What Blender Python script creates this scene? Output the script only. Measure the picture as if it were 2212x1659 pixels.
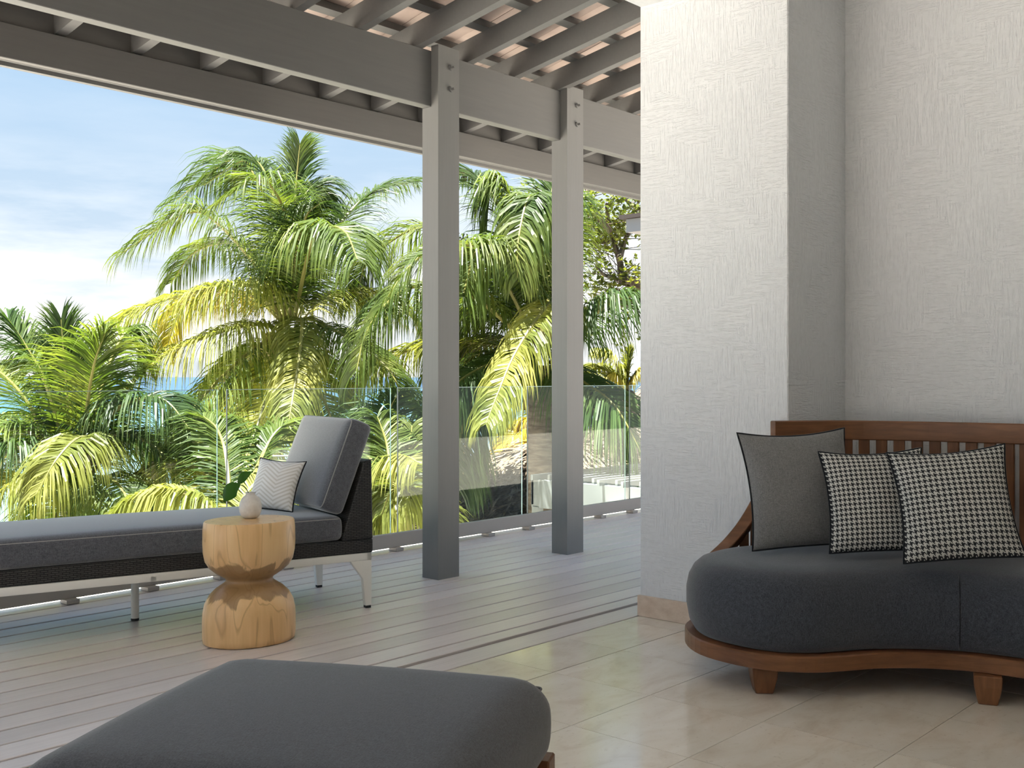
import bpy, bmesh, math, random
from mathutils import Vector, Matrix
from math import sin, cos, pi, radians, sqrt, floor

S = bpy.context.scene
for o in list(bpy.data.objects):
    bpy.data.objects.remove(o)
COL = S.collection

# ------------------------------------------------------------------ camera
FPX, CX, HY, EYE = 2336.0, 1106.0, 813.0, 1.18
YAW = math.atan2(3196.0 - CX, FPX)
FW = Vector((cos(YAW), sin(YAW), 0)); RT = Vector((sin(YAW), -cos(YAW), 0))
cd = bpy.data.cameras.new('camera'); cam = bpy.data.objects.new('camera', cd); COL.objects.link(cam)
cd.sensor_width = 36; cd.lens = FPX / 2212 * 36; cd.shift_y = -(829.5 - HY) / 2212
cd.clip_start = .05; cd.clip_end = 9000
cam.location = (0, 0, EYE); cam.rotation_euler = (pi / 2, 0, YAW - pi / 2)
S.camera = cam


def at(u, v, d):
    """world point seen at pixel (u, v), d metres ahead of the camera"""
    return FW * d + RT * ((u - CX) / FPX * d) + Vector((0, 0, EYE + (HY - v) / FPX * d))


# ------------------------------------------------------------------ sky, sun, exposure
W = bpy.data.worlds.new('sky'); S.world = W; W.use_nodes = True
nt = W.node_tree; nt.nodes.clear()
SKY_STRENGTH, SUN_STRENGTH = 0.405, 13.5


def nd(t, kind, **kw):
    n = t.nodes.new(kind)
    for k, v in kw.items():
        setattr(n, k, v)
    return n


out = nd(nt, 'ShaderNodeOutputWorld'); bg = nd(nt, 'ShaderNodeBackground')
bg.inputs['Strength'].default_value = SKY_STRENGTH
tc = nd(nt, 'ShaderNodeTexCoord'); sep = nd(nt, 'ShaderNodeSeparateXYZ')
nt.links.new(tc.outputs['Generated'], sep.inputs[0])
ramp = nd(nt, 'ShaderNodeValToRGB')
nt.links.new(sep.outputs['Z'], ramp.inputs[0])
els = ramp.color_ramp.elements
els[0].position = 0.0; els[0].color = (.86, .93, .98, 1)
els[1].position = 1.0; els[1].color = (.20, .42, .86, 1)
e = els.new(.10); e.color = (.70, .84, .98, 1)
e = els.new(.30); e.color = (.45, .69, .97, 1)
mp = nd(nt, 'ShaderNodeMapping'); mp.inputs['Scale'].default_value = (2.2, 2.2, 11)
mp.inputs['Location'].default_value = (.35, .2, .1)
nt.links.new(tc.outputs['Generated'], mp.inputs[0])
ns = nd(nt, 'ShaderNodeTexNoise'); ns.inputs['Scale'].default_value = 1.6
ns.inputs['Detail'].default_value = 7; ns.inputs['Roughness'].default_value = .55
nt.links.new(mp.outputs[0], ns.inputs['Vector'])
cr = nd(nt, 'ShaderNodeValToRGB'); nt.links.new(ns.outputs['Fac'], cr.inputs[0])
cr.color_ramp.elements[0].position = .38; cr.color_ramp.elements[1].position = .56
fade = nd(nt, 'ShaderNodeMapRange'); nt.links.new(sep.outputs['Z'], fade.inputs[0])
for i, v in ((1, .06), (2, .20), (3, 1.0), (4, .10)):
    fade.inputs[i].default_value = v
mul = nd(nt, 'ShaderNodeMath', operation='MULTIPLY')
nt.links.new(cr.outputs[0], mul.inputs[0]); nt.links.new(fade.outputs[0], mul.inputs[1])
mx = nd(nt, 'ShaderNodeMixRGB'); nt.links.new(mul.outputs[0], mx.inputs[0])
nt.links.new(ramp.outputs[0], mx.inputs[1]); mx.inputs[2].default_value = (1.35, 1.35, 1.33, 1)
nt.links.new(mx.outputs[0], bg.inputs[0]); nt.links.new(bg.outputs[0], out.inputs[0])

sl = bpy.data.lights.new('sun', 'SUN'); sun = bpy.data.objects.new('sun', sl); COL.objects.link(sun)
sl.energy = SUN_STRENGTH; sl.angle = radians(.6); sl.color = (1.0, .965, .92)
sun.rotation_euler = Vector((.20, -.042, -1)).to_track_quat('-Z', 'Y').to_euler()
sun.location = (0, 10, 12)

S.view_settings.view_transform = 'Standard'; S.view_settings.look = 'None'
S.view_settings.gamma = 1; S.view_settings.exposure = 1.27
S.view_settings.use_curve_mapping = False


# ------------------------------------------------------------------ material helpers
class M:
    def __init__(s, name, base=(.5, .5, .5), rough=.6, spec=.5, metal=0.0):
        s.m = bpy.data.materials.new(name); s.m.use_nodes = True; s.t = s.m.node_tree
        s.b = s.t.nodes['Principled BSDF']; s.out = s.t.nodes['Material Output']
        s.b.inputs['Base Color'].default_value = (*base, 1); s.b.inputs['Roughness'].default_value = rough
        s.b.inputs['Specular IOR Level'].default_value = spec; s.b.inputs['Metallic'].default_value = metal
        s._h = None

    def link(s, a, b): s.t.links.new(a, b)

    def coords(s, kind='Object', scale=(1, 1, 1), rot=(0, 0, 0), rnd=0.0):
        tc = nd(s.t, 'ShaderNodeTexCoord'); o = tc.outputs[kind]
        if rnd:
            oi = nd(s.t, 'ShaderNodeObjectInfo'); mu = nd(s.t, 'ShaderNodeMath', operation='MULTIPLY')
            mu.inputs[1].default_value = rnd; s.link(oi.outputs['Random'], mu.inputs[0])
            va = nd(s.t, 'ShaderNodeVectorMath', operation='ADD'); s.link(o, va.inputs[0]); s.link(mu.outputs[0], va.inputs[1])
            o = va.outputs[0]
        mp = nd(s.t, 'ShaderNodeMapping'); mp.inputs['Scale'].default_value = scale; mp.inputs['Rotation'].default_value = rot
        s.link(o, mp.inputs[0]); return mp.outputs[0]

    def noise(s, co, scale=5, detail=4, rough=.5, dist=0):
        n = nd(s.t, 'ShaderNodeTexNoise'); n.inputs['Scale'].default_value = scale
        n.inputs['Detail'].default_value = detail; n.inputs['Roughness'].default_value = rough; n.inputs['Distortion'].default_value = dist
        s.link(co, n.inputs['Vector']); return n.outputs['Fac']

    def wave(s, co, scale=5, dist=3, detail=2, dscale=1, bands='X'):
        n = nd(s.t, 'ShaderNodeTexWave'); n.bands_direction = bands
        n.inputs['Scale'].default_value = scale; n.inputs['Distortion'].default_value = dist
        n.inputs['Detail'].default_value = detail; n.inputs['Detail Scale'].default_value = dscale
        s.link(co, n.inputs['Vector']); return n.outputs['Fac']

    def ramp(s, fac, stops):
        r = nd(s.t, 'ShaderNodeValToRGB'); s.link(fac, r.inputs[0]); el = r.color_ramp.elements
        for i, (p, c) in enumerate(stops):
            e = el[i] if i < 2 else el.new(p)
            e.position = p; e.color = (*c, 1) if len(c) == 3 else c
        return r.outputs[0]

    def math(s, op, a, b=None, c=None):
        n = nd(s.t, 'ShaderNodeMath', operation=op)
        for i, x in enumerate((a, b, c)):
            if x is None: continue
            if isinstance(x, (int, float)): n.inputs[i].default_value = x
            else: s.link(x, n.inputs[i])
        return n.outputs[0]

    def mix(s, fac, a, b, mode='MIX'):
        n = nd(s.t, 'ShaderNodeMixRGB', blend_type=mode)
        for i, x in enumerate((fac, a, b)):
            if isinstance(x, (int, float)): n.inputs[i].default_value = x
            elif isinstance(x, tuple): n.inputs[i].default_value = (*x, 1)
            else: s.link(x, n.inputs[i])
        return n.outputs[0]

    def col(s, c): s.link(c, s.b.inputs['Base Color']); return s
    def rough(s, c): s.link(c, s.b.inputs['Roughness']); return s

    def bump(s, h, strength=.3, dist=.01):
        n = nd(s.t, 'ShaderNodeBump'); n.inputs['Strength'].default_value = strength; n.inputs['Distance'].default_value = dist
        s.link(h, n.inputs['Height']); s.link(n.outputs[0], s.b.inputs['Normal']); return s

    def random(s):
        return nd(s.t, 'ShaderNodeObjectInfo').outputs['Random']


def hsv(m, c, v0, v1):
    """vary the value of colour c per object between v0 and v1"""
    n = nd(m.t, 'ShaderNodeHueSaturation'); m.link(c, n.inputs['Color'])
    mr = nd(m.t, 'ShaderNodeMapRange'); mr.inputs[3].default_value = v0; mr.inputs[4].default_value = v1
    m.link(m.random(), mr.inputs[0]); m.link(mr.outputs[0], n.inputs['Value']); return n.outputs[0]


MAT = {}
# stucco: white, brushed in patches of upright and level strokes
m = M('stucco', (.8, .8, .78), .85, .2)
v = m.noise(m.coords(scale=(110, 110, 11)), 1, 3, .6); hz = m.noise(m.coords(scale=(14, 14, 120)), 1, 3, .6)
msk = m.ramp(m.noise(m.coords(scale=(4.5, 4.5, 5.5)), 1, 2), [(.40, (0, 0, 0)), (.55, (1, 1, 1))])
fine = m.noise(m.coords(), 38, 5, .65)
sharp = m.ramp(m.mix(msk, hz, v), [(.36, (0, 0, 0)), (.52, (1, 1, 1))])
hh = m.mix(.35, sharp, fine)
m.bump(hh, .6, .006); m.col(m.ramp(fine, [(.3, (.73, .745, .765)), (.7, (.785, .80, .82))])); MAT['stucco'] = m.m
m = M('ceiling_paint', (.78, .77, .74), .9, .2); m.bump(m.noise(m.coords(), 60), .15, .003); MAT['ceiling'] = m.m
# painted timber
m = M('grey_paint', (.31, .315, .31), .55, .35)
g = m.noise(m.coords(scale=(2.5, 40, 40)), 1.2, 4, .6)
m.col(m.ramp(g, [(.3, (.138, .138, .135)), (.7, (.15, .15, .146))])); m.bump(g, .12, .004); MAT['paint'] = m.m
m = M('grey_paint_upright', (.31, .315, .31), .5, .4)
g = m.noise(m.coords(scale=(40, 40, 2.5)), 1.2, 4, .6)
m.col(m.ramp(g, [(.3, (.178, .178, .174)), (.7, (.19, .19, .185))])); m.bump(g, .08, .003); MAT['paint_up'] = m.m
m = M('roof_tile', (.42, .33, .29), .8, .2)
m.col(hsv(m, m.ramp(m.noise(m.coords(rnd=40), 6, 4), [(.3, (.50, .40, .35)), (.7, (.62, .51, .455))]), .85, 1.1)); MAT['rooftile'] = m.m
# deck
m = M('deck_wood', (.4, .38, .35), .30, .65)
g = m.noise(m.coords(scale=(1.2, 45, 45), rnd=37), 1.5, 5, .6); g2 = m.noise(m.coords(scale=(.5, 3, 3), rnd=91), 1.0, 3)
c = m.mix(.5, m.ramp(g, [(.25, (.62, .55, .52)), (.75, (.82, .75, .72))]), m.ramp(g2, [(.3, (.66, .59, .56)), (.7, (.82, .755, .725))]))
m.col(hsv(m, c, .92, 1.07)); rib = m.noise(m.coords(scale=(.6, 160, 160), rnd=11), 1, 2)
m.bump(rib, .22, .003); MAT['deck'] = m.m
MAT['dark'] = M('deck_shadow_gap', (.012, .012, .011), .95).m
m = M('track_metal', (.10, .095, .085), .5, .5, .4); MAT['track'] = m.m
# travertine
m = M('travertine', (.7, .62, .5), .2, .8); m.b.inputs['IOR'].default_value = 1.6
a = m.noise(m.coords(scale=(1.5, 3.2, 1), rnd=60), 2.4, 7, .62, .6); b = m.noise(m.coords(rnd=23), 55, 3, .6)
c = m.ramp(a, [(.25, (.69, .59, .475)), (.5, (.81, .735, .63)), (.75, (.86, .80, .715))])
c = m.mix(m.ramp(b, [(.62, (0, 0, 0)), (.74, (.35, .35, .35))]), c, (.50, .39, .28))
m.col(hsv(m, c, .95, 1.06)); m.rough(m.ramp(a, [(.3, (.08,) * 3), (.7, (.17,) * 3)])); m.bump(b, .03, .002); MAT['travertine'] = m.m
MAT['bounce_stone'] = M('pale_bounce_stone', (.86, .80, .70), .85, .2).m  # pale stone for the added bounce surfaces outside the glass
m = M('grout', (.50, .43, .34), .9); MAT['grout'] = m.m
m = M('baseboard_stone', (.66, .53, .42), .45, .4)
m.col(m.ramp(m.noise(m.coords(scale=(1, 1, 2)), 14, 6, .65), [(.25, (.55, .42, .32)), (.7, (.72, .60, .49))])); MAT['skirting'] = m.m


def fabric(name, lo, hi, sc=420, rough=.95, cross=True, sheen=.25, k='Object'):
    m = M(name, lo, rough, .15)
    a = m.noise(m.coords(k, (sc, sc * .12, sc * .12)), 1, 2, .6); b = m.noise(m.coords(k, (sc * .12, sc, sc * .3)), 1, 2, .6)
    d = m.noise(m.coords(k), sc * .7, 2, .6)
    f = m.mix(.5, m.mix(.5, a, b), d)
    m.col(m.ramp(f, [(.36, lo), (.64, hi)])); m.bump(f, .35, .002)
    m.b.inputs['Sheen Weight'].default_value = sheen; m.b.inputs['Sheen Roughness'].default_value = .5
    return m.m


MAT['charcoal'] = fabric('charcoal_fabric', (.022, .0245, .031), (.080, .088, .107), sheen=.35)
MAT['charcoal_light'] = fabric('lounger_fabric', (.044, .047, .056), (.14, .149, .172), sheen=.9)
MAT['greypillow'] = fabric('grey_linen', (.13, .13, .13), (.26, .26, .26), 380)
MAT['piping'] = fabric('black_piping', (.008, .009, .011), (.022, .023, .026), 600)
m = M('seam_thread', (.34, .335, .32), .9); MAT['seam'] = m.m; MAT['seam_dark'] = M('charcoal_seam', (.12, .12, .125), .9).m


def uvsep(m, kx, ky):
    tc = nd(m.t, 'ShaderNodeTexCoord'); sp = nd(m.t, 'ShaderNodeSeparateXYZ'); m.link(tc.outputs['UV'], sp.inputs[0])
    return m.math('MULTIPLY', sp.outputs[0], kx), m.math('MULTIPLY', sp.outputs[1], ky)


# houndstooth: four dark and four light threads in a 2/2 twill
m = M('houndstooth_weave', (.5, .5, .5), .9, .15)
x, y = uvsep(m, 21 * 8, 21 * 8)
i, j = m.math('FLOOR', x), m.math('FLOOR', y)
wd = m.math('LESS_THAN', m.math('MODULO', i, 8), 3.5); fd = m.math('LESS_THAN', m.math('MODULO', j, 8), 3.5)
up = m.math('LESS_THAN', m.math('MODULO', m.math('ADD', i, j), 4), 1.5)
dk = m.math('ADD', m.math('MULTIPLY', up, wd), m.math('MULTIPLY', m.math('SUBTRACT', 1, up), fd))
fz = m.noise(m.coords('UV'), 260, 2, .6)
m.col(m.mix(dk, m.ramp(fz, [(.3, (.50, .50, .47)), (.7, (.66, .66, .62))]), m.ramp(fz, [(.3, (.014, .014, .016)), (.7, (.04, .04, .043))])))
m.bump(m.math('ADD', fz, dk), .2, .002); MAT['hound'] = m.m
# pale chevron weave
m = M('chevron_weave', (.6, .6, .56), .9, .15)
x, y = uvsep(m, 1.6, 13)
zig = m.math('ABSOLUTE', m.math('SUBTRACT', m.math('FRACT', x), .5))
ph = m.math('FRACT', m.math('ADD', y, m.math('MULTIPLY', zig, 5)))
st = m.math('LESS_THAN', ph, .45)
fz = m.noise(m.coords('UV'), 240, 2)
m.col(m.mix(m.math('MULTIPLY', st, .6), m.ramp(fz, [(.3, (.80, .79, .76)), (.7, (.86, .855, .83))]), (.55, .52, .46)))
m.bump(fz, .2, .002); MAT['chevron'] = m.m

# woods
m = M('table_wood', (.5, .3, .14), .32, .5)
co = m.coords(scale=(1, 1, .17)); w = m.noise(co, 8.5, 1, .4, .9)
ring = m.math('FRACT', m.math('MULTIPLY', w, 6))
line = m.ramp(ring, [(.0, (.5,) * 3), (.10, (0,) * 3), (.86, (0,) * 3), (1.0, (.5,) * 3)])
fine = m.noise(m.coords(scale=(60, 60, 3)), 1, 4, .6)
base = m.ramp(m.mix(.3, w, fine), [(.3, (.68, .41, .175)), (.5, (.82, .53, .25)), (.72, (.88, .62, .32))])
base = m.mix(line, base, (.40, .22, .09))
# heartwood streaks: darker wood towards the waist of the turned block
sp = nd(m.t, 'ShaderNodeSeparateXYZ'); tcx = nd(m.t, 'ShaderNodeTexCoord'); m.link(tcx.outputs['Object'], sp.inputs[0])
hz = m.math('ABSOLUTE', m.math('SUBTRACT', sp.outputs[2], .275))
lo = m.noise(m.coords(scale=(1, 1, .35)), 13, 3, .5, .8)
heart = m.ramp(m.math('SUBTRACT', m.math('MULTIPLY', lo, .16), hz), [(.0, (0,) * 3), (.012, (.72,) * 3)])
m.col(m.mix(heart, base, (.22, .115, .04)))
m.bump(fine, .05, .002); MAT['tablewood'] = m.m


def wood(name, a, b, c, scale=(3, 3, 26), rough=.4):
    m = M(name, b, rough, .4)
    n1 = m.noise(m.coords(scale=scale, rnd=30), 1.6, 5, .6, .5); n2 = m.noise(m.coords(rnd=12), 4, 2)
    m.col(m.mix(.35, m.ramp(n1, [(.25, a), (.5, b), (.75, c)]), m.ramp(n2, [(.35, a), (.65, c)])))
    m.bump(n1, .05, .002); return m.m


MAT['teak'] = wood('red_brown_teak', (.085, .033, .014), (.175, .070, .028), (.27, .12, .052))
MAT['teak_up'] = wood('red_brown_teak_upright', (.085, .033, .014), (.165, .066, .028), (.26, .115, .05), (26, 26, 2.5))
MAT['white_metal'] = M('white_powder_coat', (.86, .85, .80), .4, .5).m
MAT['rubber'] = M('black_rubber_foot', (.03, .03, .03), .8).m
m = M('dark_wicker', (.035, .034, .032), .55, .4)
x, y = uvsep(m, 1, 1)
br = nd(m.t, 'ShaderNodeTexBrick'); br.offset = .5
for k_, v_ in (('Scale', 1.0), ('Mortar Size', .0022), ('Mortar Smooth', .4), ('Brick Width', .03), ('Row Height', .0085)):
    br.inputs[k_].default_value = v_
tcx = nd(m.t, 'ShaderNodeTexCoord'); m.link(tcx.outputs['UV'], br.inputs['Vector'])
br.inputs['Color1'].default_value = (.05, .049, .046, 1); br.inputs['Color2'].default_value = (.075, .073, .068, 1); br.inputs['Mortar'].default_value = (.006, .006, .006, 1)
m.col(br.outputs['Color']); m.bump(m.math('SUBTRACT', 1, br.outputs['Fac']), .7, .004); MAT['wicker'] = m.m
m = M('grey_glaze', (.42, .40, .37), .45, .4)
m.col(m.ramp(m.noise(m.coords(), 28, 6, .7), [(.3, (.62, .585, .54)), (.6, (.76, .73, .68)), (.8, (.80, .775, .735))])); MAT['vase'] = m.m
m = M('aluminium_rail', (.40, .365, .325), .5, .5, .0); MAT['rail'] = m.m
# glass
m = M('railing_glass'); m.t.nodes.remove(m.b)
tr = nd(m.t, 'ShaderNodeBsdfTransparent'); tr.inputs[0].default_value = (.94, .975, .965, 1)
gl = nd(m.t, 'ShaderNodeBsdfGlossy'); gl.inputs['Roughness'].default_value = .01; gl.inputs[0].default_value = (.9, .95, .95, 1)
lw = nd(m.t, 'ShaderNodeLayerWeight'); fr5 = m.math('MULTIPLY_ADD', m.math('POWER', lw.outputs['Facing'], 5), .90, .016)
mxs = nd(m.t, 'ShaderNodeMixShader'); m.link(fr5, mxs.inputs[0]); m.link(tr.outputs[0], mxs.inputs[1]); m.link(gl.outputs[0], mxs.inputs[2])
m.link(mxs.outputs[0], m.out.inputs[0]); MAT['glass'] = m.m
MAT['glass_edge'] = M('polished_glass_edge', (.45, .62, .58), .25, .6).m
MAT['glass_joint'] = M('grey_glass_joint', (.10, .13, .125), .5, .4).m


def leafmat(name, a, b, c, trans=.42, spec=.30, rough=.42):
    m = M(name, b, rough, spec)
    cc = m.ramp(m.noise(m.coords(rnd=50), 1.9, 3), [(.3, a), (.5, b), (.72, c)])
    cc = hsv(m, cc, .8, 1.25); m.col(cc)
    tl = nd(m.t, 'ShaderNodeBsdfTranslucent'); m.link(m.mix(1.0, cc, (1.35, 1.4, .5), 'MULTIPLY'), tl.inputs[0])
    ms = nd(m.t, 'ShaderNodeMixShader'); ms.inputs[0].default_value = trans
    m.link(m.b.outputs[0], ms.inputs[1]); m.link(tl.outputs[0], ms.inputs[2]); m.link(ms.outputs[0], m.out.inputs[0])
    return m.m


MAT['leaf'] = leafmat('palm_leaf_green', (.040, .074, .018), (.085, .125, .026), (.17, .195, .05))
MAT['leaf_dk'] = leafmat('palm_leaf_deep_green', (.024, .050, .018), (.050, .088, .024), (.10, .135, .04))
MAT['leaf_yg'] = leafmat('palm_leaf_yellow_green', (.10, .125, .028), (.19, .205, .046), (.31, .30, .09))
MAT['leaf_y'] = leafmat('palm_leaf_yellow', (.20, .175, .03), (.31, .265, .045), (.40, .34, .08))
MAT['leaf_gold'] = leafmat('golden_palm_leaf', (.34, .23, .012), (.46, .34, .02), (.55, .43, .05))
MAT['rachis'] = M('palm_midrib', (.22, .21, .06), .5, .4).m
m = M('palm_trunk', (.2, .16, .12), .9, .2)
m.col(m.ramp(m.noise(m.coords(scale=(3, 3, 14)), 2, 5, .6), [(.3, (.10, .075, .05)), (.7, (.26, .21, .155))])); m.bump(m.noise(m.coords(scale=(2, 2, 16)), 2, 3), .6, .03); MAT['trunk'] = m.m
MAT['coconut'] = M('green_brown_coconut', (.16, .13, .03), .5, .4).m
MAT['flower'] = M('orange_palm_flower', (.45, .20, .04), .8, .2).m
MAT['treeleaf'] = leafmat('tree_leaf', (.085, .115, .02), (.145, .175, .03), (.22, .23, .05), .4)
MAT['bark'] = M('tree_bark', (.11, .085, .065), .9, .2).m
m = M('thatch', (.4, .32, .22), .95, .1)
m.col(m.ramp(m.noise(m.coords(scale=(9, 9, 9)), 2, 5, .7), [(.3, (.06, .045, .03)), (.5, (.12, .095, .065)), (.72, (.19, .155, .11))])); MAT['thatch'] = m.m
m = M('straw', (.36, .29, .2), .9, .15); m.col(m.ramp(m.noise(m.coords(), 7, 3, .6), [(.35, (.08, .058, .037)), (.5, (.16, .125, .085)), (.68, (.26, .215, .155))])); MAT['straw'] = m.m
m = M('pink_thatch', (.3, .22, .18), .95, .1)
m.col(m.ramp(m.noise(m.coords(scale=(5, 5, 14)), 3, 5, .7), [(.3, (.10, .07, .055)), (.7, (.18, .135, .11))])); MAT['thatch2'] = m.m
MAT['pergola'] = M('white_pergola_paint', (.20, .215, .21), .6, .3).m
MAT['eave'] = M('pale_grey_eave', (.42, .42, .44), .7, .2).m
MAT['slate'] = M('dark_roof_edge', (.06, .05, .045), .8, .2).m
MAT['whitewall'] = M('white_garden_wall', (.34, .33, .31), .8, .2).m
m = M('sand', (.62, .54, .42), .95, .1); m.col(m.ramp(m.noise(m.coords(), .6, 6, .6), [(.3, (.66, .59, .50)), (.7, (.78, .71, .61))])); MAT['sand'] = m.m
# sea: turquoise over the sand shallows, deep blue further out
m = M('sea_water', (.05, .2, .3), .35, .35)
sp = nd(m.t, 'ShaderNodeSeparateXYZ'); tcx = nd(m.t, 'ShaderNodeTexCoord'); m.link(tcx.outputs['Object'], sp.inputs[0])
dist = m.math('LOGARITHM', m.math('MAXIMUM', sp.outputs[1], 1), 10)
mr = nd(m.t, 'ShaderNodeMapRange'); m.link(dist, mr.inputs[0]); mr.inputs[1].default_value = 1.5; mr.inputs[2].default_value = 3.0
m.col(m.ramp(mr.outputs[0], [(0, (.16, .205, .20)), (.25, (.10, .165, .18)), (.5, (.035, .105, .165)), (.8, (.018, .06, .13)), (1, (.020, .062, .13))]))
m.bump(m.noise(m.coords(scale=(.5, 1.1, 1)), 1.5, 4), .3, .2); MAT['sea'] = m.m


# ------------------------------------------------------------------ mesh helpers
class MB:
    def __init__(s): s.v, s.f, s.mi, s.uv = [], [], [], {}

    def add(s, vs, fs, mi=0):
        o = len(s.v); s.v += [tuple(p) for p in vs]
        for f in fs: s.f.append([i + o for i in f]); s.mi.append(mi)
        return s

    def box(s, a, b, mi=0):
        (x0, y0, z0), (x1, y1, z1) = a, b
        return s.add([(x0, y0, z0), (x1, y0, z0), (x1, y1, z0), (x0, y1, z0), (x0, y0, z1), (x1, y0, z1), (x1, y1, z1), (x0, y1, z1)],
                     [(0, 3, 2, 1), (4, 5, 6, 7), (0, 1, 5, 4), (1, 2, 6, 5), (2, 3, 7, 6), (3, 0, 4, 7)], mi)

    def tube(s, pts, rad, n=8, mi=0, cap=True):
        pts = [Vector(p) for p in pts]; rings = []
        ref = Vector((.13, .21, 1)).normalized()
        for i, p in enumerate(pts):
            t = (pts[min(i + 1, len(pts) - 1)] - pts[max(i - 1, 0)]).normalized()
            a = t.cross(ref)
            if a.length < .05: a = t.cross(Vector((1, 0, 0)))
            a.normalize(); b = t.cross(a); r = rad[i] if isinstance(rad, (list, tuple)) else rad
            rings.append([p + (a * cos(2 * pi * k / n) + b * sin(2 * pi * k / n)) * r for k in range(n)])
        o = len(s.v)
        for r in rings: s.v += [tuple(q) for q in r]
        for i in range(len(rings) - 1):
            for k in range(n):
                s.f.append([o + i * n + k, o + i * n + (k + 1) % n, o + (i + 1) * n + (k + 1) % n, o + (i + 1) * n + k]); s.mi.append(mi)
        if cap:
            s.f.append([o + k for k in range(n)][::-1]); s.mi.append(mi)
            s.f.append([o + (len(rings) - 1) * n + k for k in range(n)]); s.mi.append(mi)
        return s

    def loop_tube(s, pts, r, n=6, mi=0):
        pts = [Vector(p) for p in pts]; N = len(pts); o = len(s.v)
        c = sum(pts, Vector()) / N
        for i in range(N):
            t = (pts[(i + 1) % N] - pts[i - 1]).normalized(); a = (pts[i] - c); a = (a - t * a.dot(t)).normalized(); b = t.cross(a)
            s.v += [tuple(pts[i] + (a * cos(2 * pi * k / n) + b * sin(2 * pi * k / n)) * r) for k in range(n)]
        for i in range(N):
            j = (i + 1) % N
            for k in range(n):
                s.f.append([o + i * n + k, o + i * n + (k + 1) % n, o + j * n + (k + 1) % n, o + j * n + k]); s.mi.append(mi)
        return s

    def lathe(s, prof, n=40, ax=1.0, ay=1.0, mi=0):
        o = len(s.v)
        for r, z in prof: s.v += [(r * ax * cos(2 * pi * k / n), r * ay * sin(2 * pi * k / n), z) for k in range(n)]
        for i in range(len(prof) - 1):
            for k in range(n):
                s.f.append([o + i * n + k, o + i * n + (k + 1) % n, o + (i + 1) * n + (k + 1) % n, o + (i + 1) * n + k]); s.mi.append(mi)
        s.f.append([o + k for k in range(n)][::-1]); s.mi.append(mi)
        s.f.append([o + (len(prof) - 1) * n + k for k in range(n)]); s.mi.append(mi)
        return s

    def mesh(s, name, mats, smooth=False, bevel=0.0, seg=2):
        me = bpy.data.meshes.new(name); me.from_pydata(s.v, [], s.f)
        mats = mats if isinstance(mats, (list, tuple)) else [mats]
        for m in mats: me.materials.append(MAT[m] if isinstance(m, str) else m)
        for p, k in zip(me.polygons, s.mi): p.material_index = k; p.use_smooth = smooth
        bm = bmesh.new(); bm.from_mesh(me)
        bmesh.ops.recalc_face_normals(bm, faces=bm.faces)
        if bevel:
            bmesh.ops.bevel(bm, geom=[e for e in bm.edges if e.calc_face_angle(0) > .5], offset=bevel, segments=seg, affect='EDGES', profile=.6)
            if seg > 1:
                for f in bm.faces: f.smooth = smooth
        bm.to_mesh(me); bm.free(); me.update()
        return me

    def build(s, name, mats, parent=None, smooth=False, bevel=0.0, seg=2, autosm=None):
        me = s.mesh(name, mats, smooth, bevel, seg)
        if autosm: me.set_sharp_from_angle(angle=autosm)
        return link(name, me, parent)


def link(name, me, parent=None):
    o = bpy.data.objects.new(name, me); COL.objects.link(o)
    if parent: o.parent = parent
    return o


def tag(o, label=None, cat=None, group=None, kind=None):
    for k, v in (('label', label), ('category', cat), ('group', group), ('kind', kind)):
        if v: o[k] = v
    return o


def empty(name, loc=(0, 0, 0), rot=(0, 0, 0)):
    o = bpy.data.objects.new(name, None); COL.objects.link(o); o.location = loc; o.rotation_euler = rot
    o.empty_display_size = .1; return o


def thing(name, label, cat, loc=(0, 0, 0), rot=(0, 0, 0), group=None):
    return tag(empty(name, loc, rot), label, cat, group)


def spline(pts, n):
    """Catmull-Rom through pts, n samples"""
    P = [Vector(p) for p in pts]; P = [P[0] * 2 - P[1]] + P + [P[-1] * 2 - P[-2]]; out = []; segs = len(P) - 3
    for i in range(n):
        t = i / (n - 1) * segs; k = min(int(t), segs - 1); t -= k
        a, b, c, d = P[k:k + 4]
        out.append(.5 * ((2 * b) + (c - a) * t + (2 * a - 5 * b + 4 * c - d) * t * t + (3 * b - a - 3 * c + d) * t ** 3))
    return out


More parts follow.
